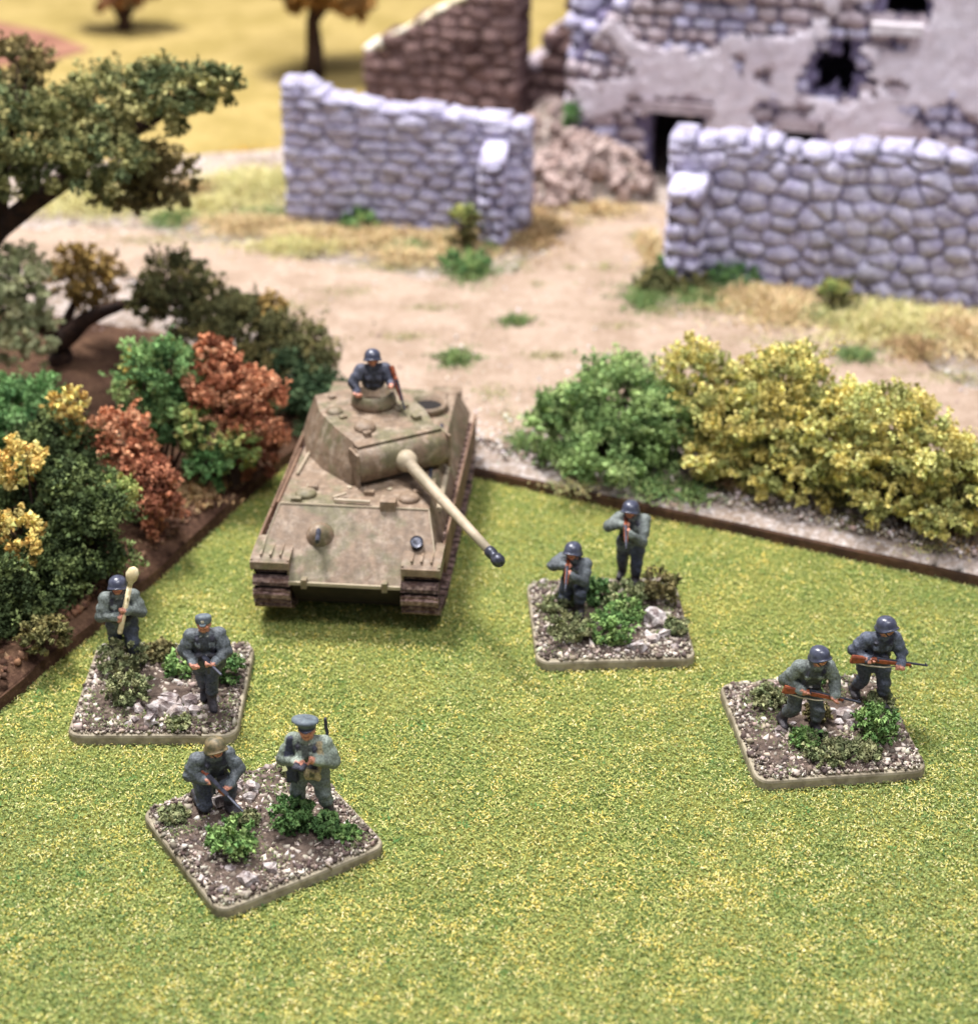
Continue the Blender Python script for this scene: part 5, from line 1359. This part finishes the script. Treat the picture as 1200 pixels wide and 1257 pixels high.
# stand beside the tank
soldier('kneeling soldier aiming a rifle from the mossy stand', (.223, 4.045, BZ), rad(-14),
        J(pel=(0, 0, 7.4), neck=(-.2, -.9, 13.6), head=(-.3, -1.5, 15.8), sR=(-2.7, -.1, 12.8), sL=(2.5, -1.4, 12.8), eR=(-4.6, -1.6, 11.4), wR=(-1.7, -3.2, 12.9), eL=(2.6, -4.2, 9.6), wL=(.2, -6.2, 12.3),
          kR=(-2.2, -1.2, 2.0), aR=(-2.0, 3.6, 1.5), kL=(2.0, -4.3, 6.6), aL=(2.0, -3.6, 1.75), look=(-.1, -1, .16), hR=(0, -1, 0), hL=(0, -1, 0)),
        coat=GREYD, legs=BLUE, guns=[('rifle', (-1.4, -.9, 13.7), (.6, -13.6, 12.4))])
soldier('standing soldier aiming a rifle behind the mossy stand shrubs', (.376, 4.17, BZ), rad(-12),
        J(eR=(-4.9, -1.4, 15.6), wR=(-1.7, -2.8, 17.3), eL=(2.8, -4.2, 14.0), wL=(.2, -6.0, 16.9), look=(-.1, -1, .16), hR=(0, -1, 0), hL=(0, -1, 0), head=(-.3, -1.0, 20.4), kL=(1.6, -1.8, 6.3), aL=(1.5, -2.0, 1.75), kR=(-1.8, .4, 6.2), aR=(-2.0, 2.0, 1.75)),
        coat=GREY, legs=BLUE, guns=[('rifle', (-1.4, -.6, 18.2), (.6, -13.4, 17.0))])
# stand with the advancing riflemen
soldier('helmeted rifleman striding forward with rifle held low', (.734, 3.50, BZ), rad(16),
        J(pel=(0, 0, 11.3), neck=(.7, -1.9, 17.3), head=(1.0, -2.6, 19.6), sR=(-2.1, -.9, 16.6), sL=(3.3, -1.9, 16.4), eR=(-4.3, .2, 13.0), wR=(-2.2, -2.4, 11.7), eL=(4.7, -2.7, 12.9), wL=(3.9, -4.9, 10.9),
          kR=(-2.3, -.6, 6.0), aR=(-3.4, 2.0, 1.9), kL=(1.8, -2.7, 6.2), aL=(1.7, -2.3, 1.75), look=(.25, -1, .16), hR=(1, -.3, -.2), hL=(1, -.3, -.2)),
        coat=GREY, legs=GREYD, guns=[('rifle', (-5.2, -1.4, 12.4), (8.6, -6.3, 8.8))])
soldier('helmeted rifleman walking with rifle level across his waist', (.912, 3.60, BZ), rad(14),
        J(neck=(.5, -.9, 18.2), head=(.9, -1.5, 20.5), sR=(-2.3, -.3, 17.3), sL=(3.1, -1.0, 17.2), eR=(-4.4, .5, 14.2), wR=(-3.0, -2.3, 13.6), eL=(4.7, -1.8, 13.7), wL=(3.4, -4.3, 12.6),
          kR=(-1.7, .4, 6.3), aR=(-2.2, 2.9, 2.1), kL=(1.7, -2.0, 6.4), aL=(1.7, -2.2, 1.75), look=(.4, -1, .16), hR=(1, -.3, -.1), hL=(1, -.3, -.1)),
        coat=BLUE, legs=BLUE, guns=[('rifle', (-6.0, -2.0, 14.4), (8.6, -5.4, 11.6))])
# the tank's crewman
_c = TURRET.rotation_euler[2] + TANK.rotation_euler[2]
cw = Matrix.Translation(TANK.location) @ Matrix.Rotation(TANK.rotation_euler[2], 4, 'Z') @ Matrix.Translation(TURRET.location) @ Matrix.Rotation(TURRET.rotation_euler[2], 4, 'Z') @ T((.16, .30, 2.66))
soldier('crewman in dark uniform standing in the tank cupola with a machine gun', (cw.x, cw.y, cw.z - .086), rad(8),
        J(pel=(0, 0, 12), eR=(-4.6, -1.0, 14.6), wR=(-4.0, -2.6, 13.0), eL=(4.2, -1.0, 14.2), wL=(3.8, -3.6, 14.6), look=(-.05, -1, .16), hR=(1, 0, 0), hL=(0, -1, 0)),
        coat=lin(56, 58, 70), legs=NAVY, head='helmet', guns=[('rifle', (4.3, -1.2, 18.6), (6.4, -6.5, 9.0))], bust=True, group=None, cat='soldier')

# ------------------------------------------------------------------ figure stands
def stand(label, x, y, rot, clumps, rocks, seed):
    R = random.Random(seed)
    root = thing('figure_stand', label, 'figure base', (x, y, .002), rot, 'square flocked figure stands')
    h = .2; cr = .035
    def ring(inset, z):
        out = []
        for cx, cy, a0 in ((1, 1, 0), (-1, 1, 90), (-1, -1, 180), (1, -1, 270)):
            for k in range(6):
                a = rad(a0 + 90 * k / 5)
                out.append((cx * (h - cr) + (cr - inset) * math.cos(a), cy * (h - cr) + (cr - inset) * math.sin(a), z))
        return out
    bm = bmesh.new()
    loft(bm, [ring(.0, 0), ring(0, .020), ring(.002, .025), ring(.005, .0265), ring(.02, .0255)])
    bm_obj('slab', bm, M['base_edge'], root)
    n = 26
    X, Y = np.meshgrid(np.linspace(-.195, .195, n), np.linspace(-.195, .195, n), indexing='ij')
    edge = np.minimum(.195 - abs(X), .195 - abs(Y))
    Z = .0268 + np.clip(edge / .05, 0, 1) * .006 + .009 * (fbm(X, Y, 16, seed) - .5) * np.clip(edge / .03, 0, 1)
    corner = np.hypot(np.maximum(abs(X) - (.19 - cr), 0), np.maximum(abs(Y) - (.19 - cr), 0))
    idx = np.arange(n * n).reshape(n, n)
    ok = (corner < cr * .9)
    ok = ok[:-1, :-1] & ok[1:, :-1] & ok[1:, 1:] & ok[:-1, 1:]
    i, j = np.nonzero(ok)
    F = np.stack([idx[i, j], idx[i + 1, j], idx[i + 1, j + 1], idx[i, j + 1]], 1)
    link('dirt', npmesh('dirt', np.stack([X, Y, Z], -1).reshape(-1, 3), F, smooth=True), M['dirt'], root)
    # gravel
    m = 8500
    gx, gy = rng.uniform(-.194, .194, m), rng.uniform(-.194, .194, m)
    den = fbm(gx, gy, 9, seed + 5) + .35 * np.clip(np.maximum(abs(gx), abs(gy)) / .19, 0, 1) ** 3
    k = (den > .40) & (np.hypot(np.maximum(abs(gx) - .16, 0), np.maximum(abs(gy) - .16, 0)) < .033)
    gx, gy = gx[k], gy[k]
    sz = rng.gamma(2.2, .00125, len(gx)).clip(.0015, .009)
    V, F, c = crumbs(np.stack([gx, gy, .029 + sz * .3], 1), sz, pick(G((184, 172, 156), (150, 138, 124), (118, 104, 94), (84, 72, 66), (202, 192, 178), (100, 88, 80)), len(gx), jit=.15), 'oct', jit=.5)
    g = link('gravel', npmesh('gravel', V, F, c), M['gravel'], root); g['kind'] = 'stuff'
    # thin flock among the stones
    m = 2600
    fx, fy = rng.uniform(-.18, .18, m), rng.uniform(-.18, .18, m)
    k = fbm(fx, fy, 11, seed + 9) > .53
    fx, fy = fx[k], fy[k]
    V, F, c = fibres(np.stack([fx, fy, np.full(len(fx), .031)], 1), rng.uniform(.006, .014, len(fx)), np.full(len(fx), .0014), rng.uniform(.1, .8, len(fx)), pick(G((112, 124, 78), (132, 142, 92), (92, 108, 68)), len(fx)))
    g = link('flock', npmesh('flock', V, F, c), M['flock'], root); g['kind'] = 'stuff'
    for pal, cx, cy, rx, rz in clumps:
        me = foliage_mesh('foliage_clump', [(cx, cy, .03 + rz * .5, rx * .76, rz * .78)], PAL[pal], 1.9, .0036, .028, .3, 1.2)
        link('foliage_clump', me, M['foliage'], root)
    more = [(cx + R.gauss(0, .035), cy + R.gauss(0, .03), s_ * R.uniform(.3, .6)) for cx, cy, s_ in rocks for _ in range(3)]
    for cx, cy, s in list(rocks) + [m_ for m_ in more if max(abs(m_[0]), abs(m_[1])) < .17]:
        put_piece('rock', R.choice(ROCKS['rock']), root, (cx, cy, .028 + s * .25), (s * R.uniform(.9, 1.4), s, s * R.uniform(.7, 1.1)), (R.uniform(-.4, .4), R.uniform(-.4, .4), R.uniform(0, 3)))
    return root

stand('square stand by the hedge with white rocks and launcher soldier', -.7903, 3.6702, .002,
      [('basegrey', -.11, .07, .065, .075), ('basegrey', -.075, -.06, .06, .055), ('baseolive', -.03, .13, .05, .03), ('basedeep', .15, .03, .045, .06), ('basegreen', .03, .06, .045, .035), ('basegrey', .06, -.16, .04, .012)],
      [(.0, -.115, .05), (.035, -.09, .045), (.05, -.13, .04), (-.01, -.155, .035), (.075, -.075, .04), (.02, -.06, .035), (.09, -.11, .03)], 11)
stand('square stand with two bright green clumps under the officer', -.4924, 3.1293, .575,
      [('basegreen', -.09, -.04, .06, .055), ('basedeep', .05, -.045, .055, .055), ('basedeep', .105, -.09, .04, .03), ('basegreen', .14, -.13, .035, .015), ('basegrey', -.02, .03, .03, .02), ('basegrey', .15, .14, .04, .03), ('basegrey', -.15, .13, .04, .015)],
      [(-.11, -.15, .035), (.0, .15, .045), (-.03, .17, .035), (.04, .13, .03), (-.04, .12, .04), (-.05, -.14, .025), (.02, .1, .03)], 12)
stand('square stand beside the tank thick with olive and green shrubs', .3092, 3.9893, .0486,
      [('basegrey', -.11, -.09, .065, .045), ('basegreen', -.01, -.10, .065, .055), ('basegreen', .04, -.02, .06, .05), ('basegrey', .05, .04, .06, .055), ('baseolive', .14, .09, .06, .06), ('basedeep', -.02, .08, .05, .045), ('basegreen', -.06, .13, .05, .03), ('basegrey', .165, -.08, .035, .03), ('basegrey', -.13, .04, .05, .03)],
      [(.115, -.045, .05), (.10, -.12, .03), (.13, -.10, .03), (.06, -.155, .032)], 13)
stand('square stand of gravel carrying the two advancing riflemen', .7799, 3.5125, .1135,
      [('basegreen', .12, -.06, .058, .06), ('basegrey', -.1, .09, .05, .035), ('basegrey', -.02, -.12, .07, .022), ('basegreen', -.06, -.07, .045, .02), ('basegrey', .07, -.13, .05, .018), ('baseolive', .0, .02, .035, .03), ('basegrey', .16, .05, .04, .03), ('basegreen', .02, .15, .045, .05)],
      [(-.06, .05, .035), (.06, .02, .035), (-.1, -.02, .025), (.07, -.02, .03)], 14)
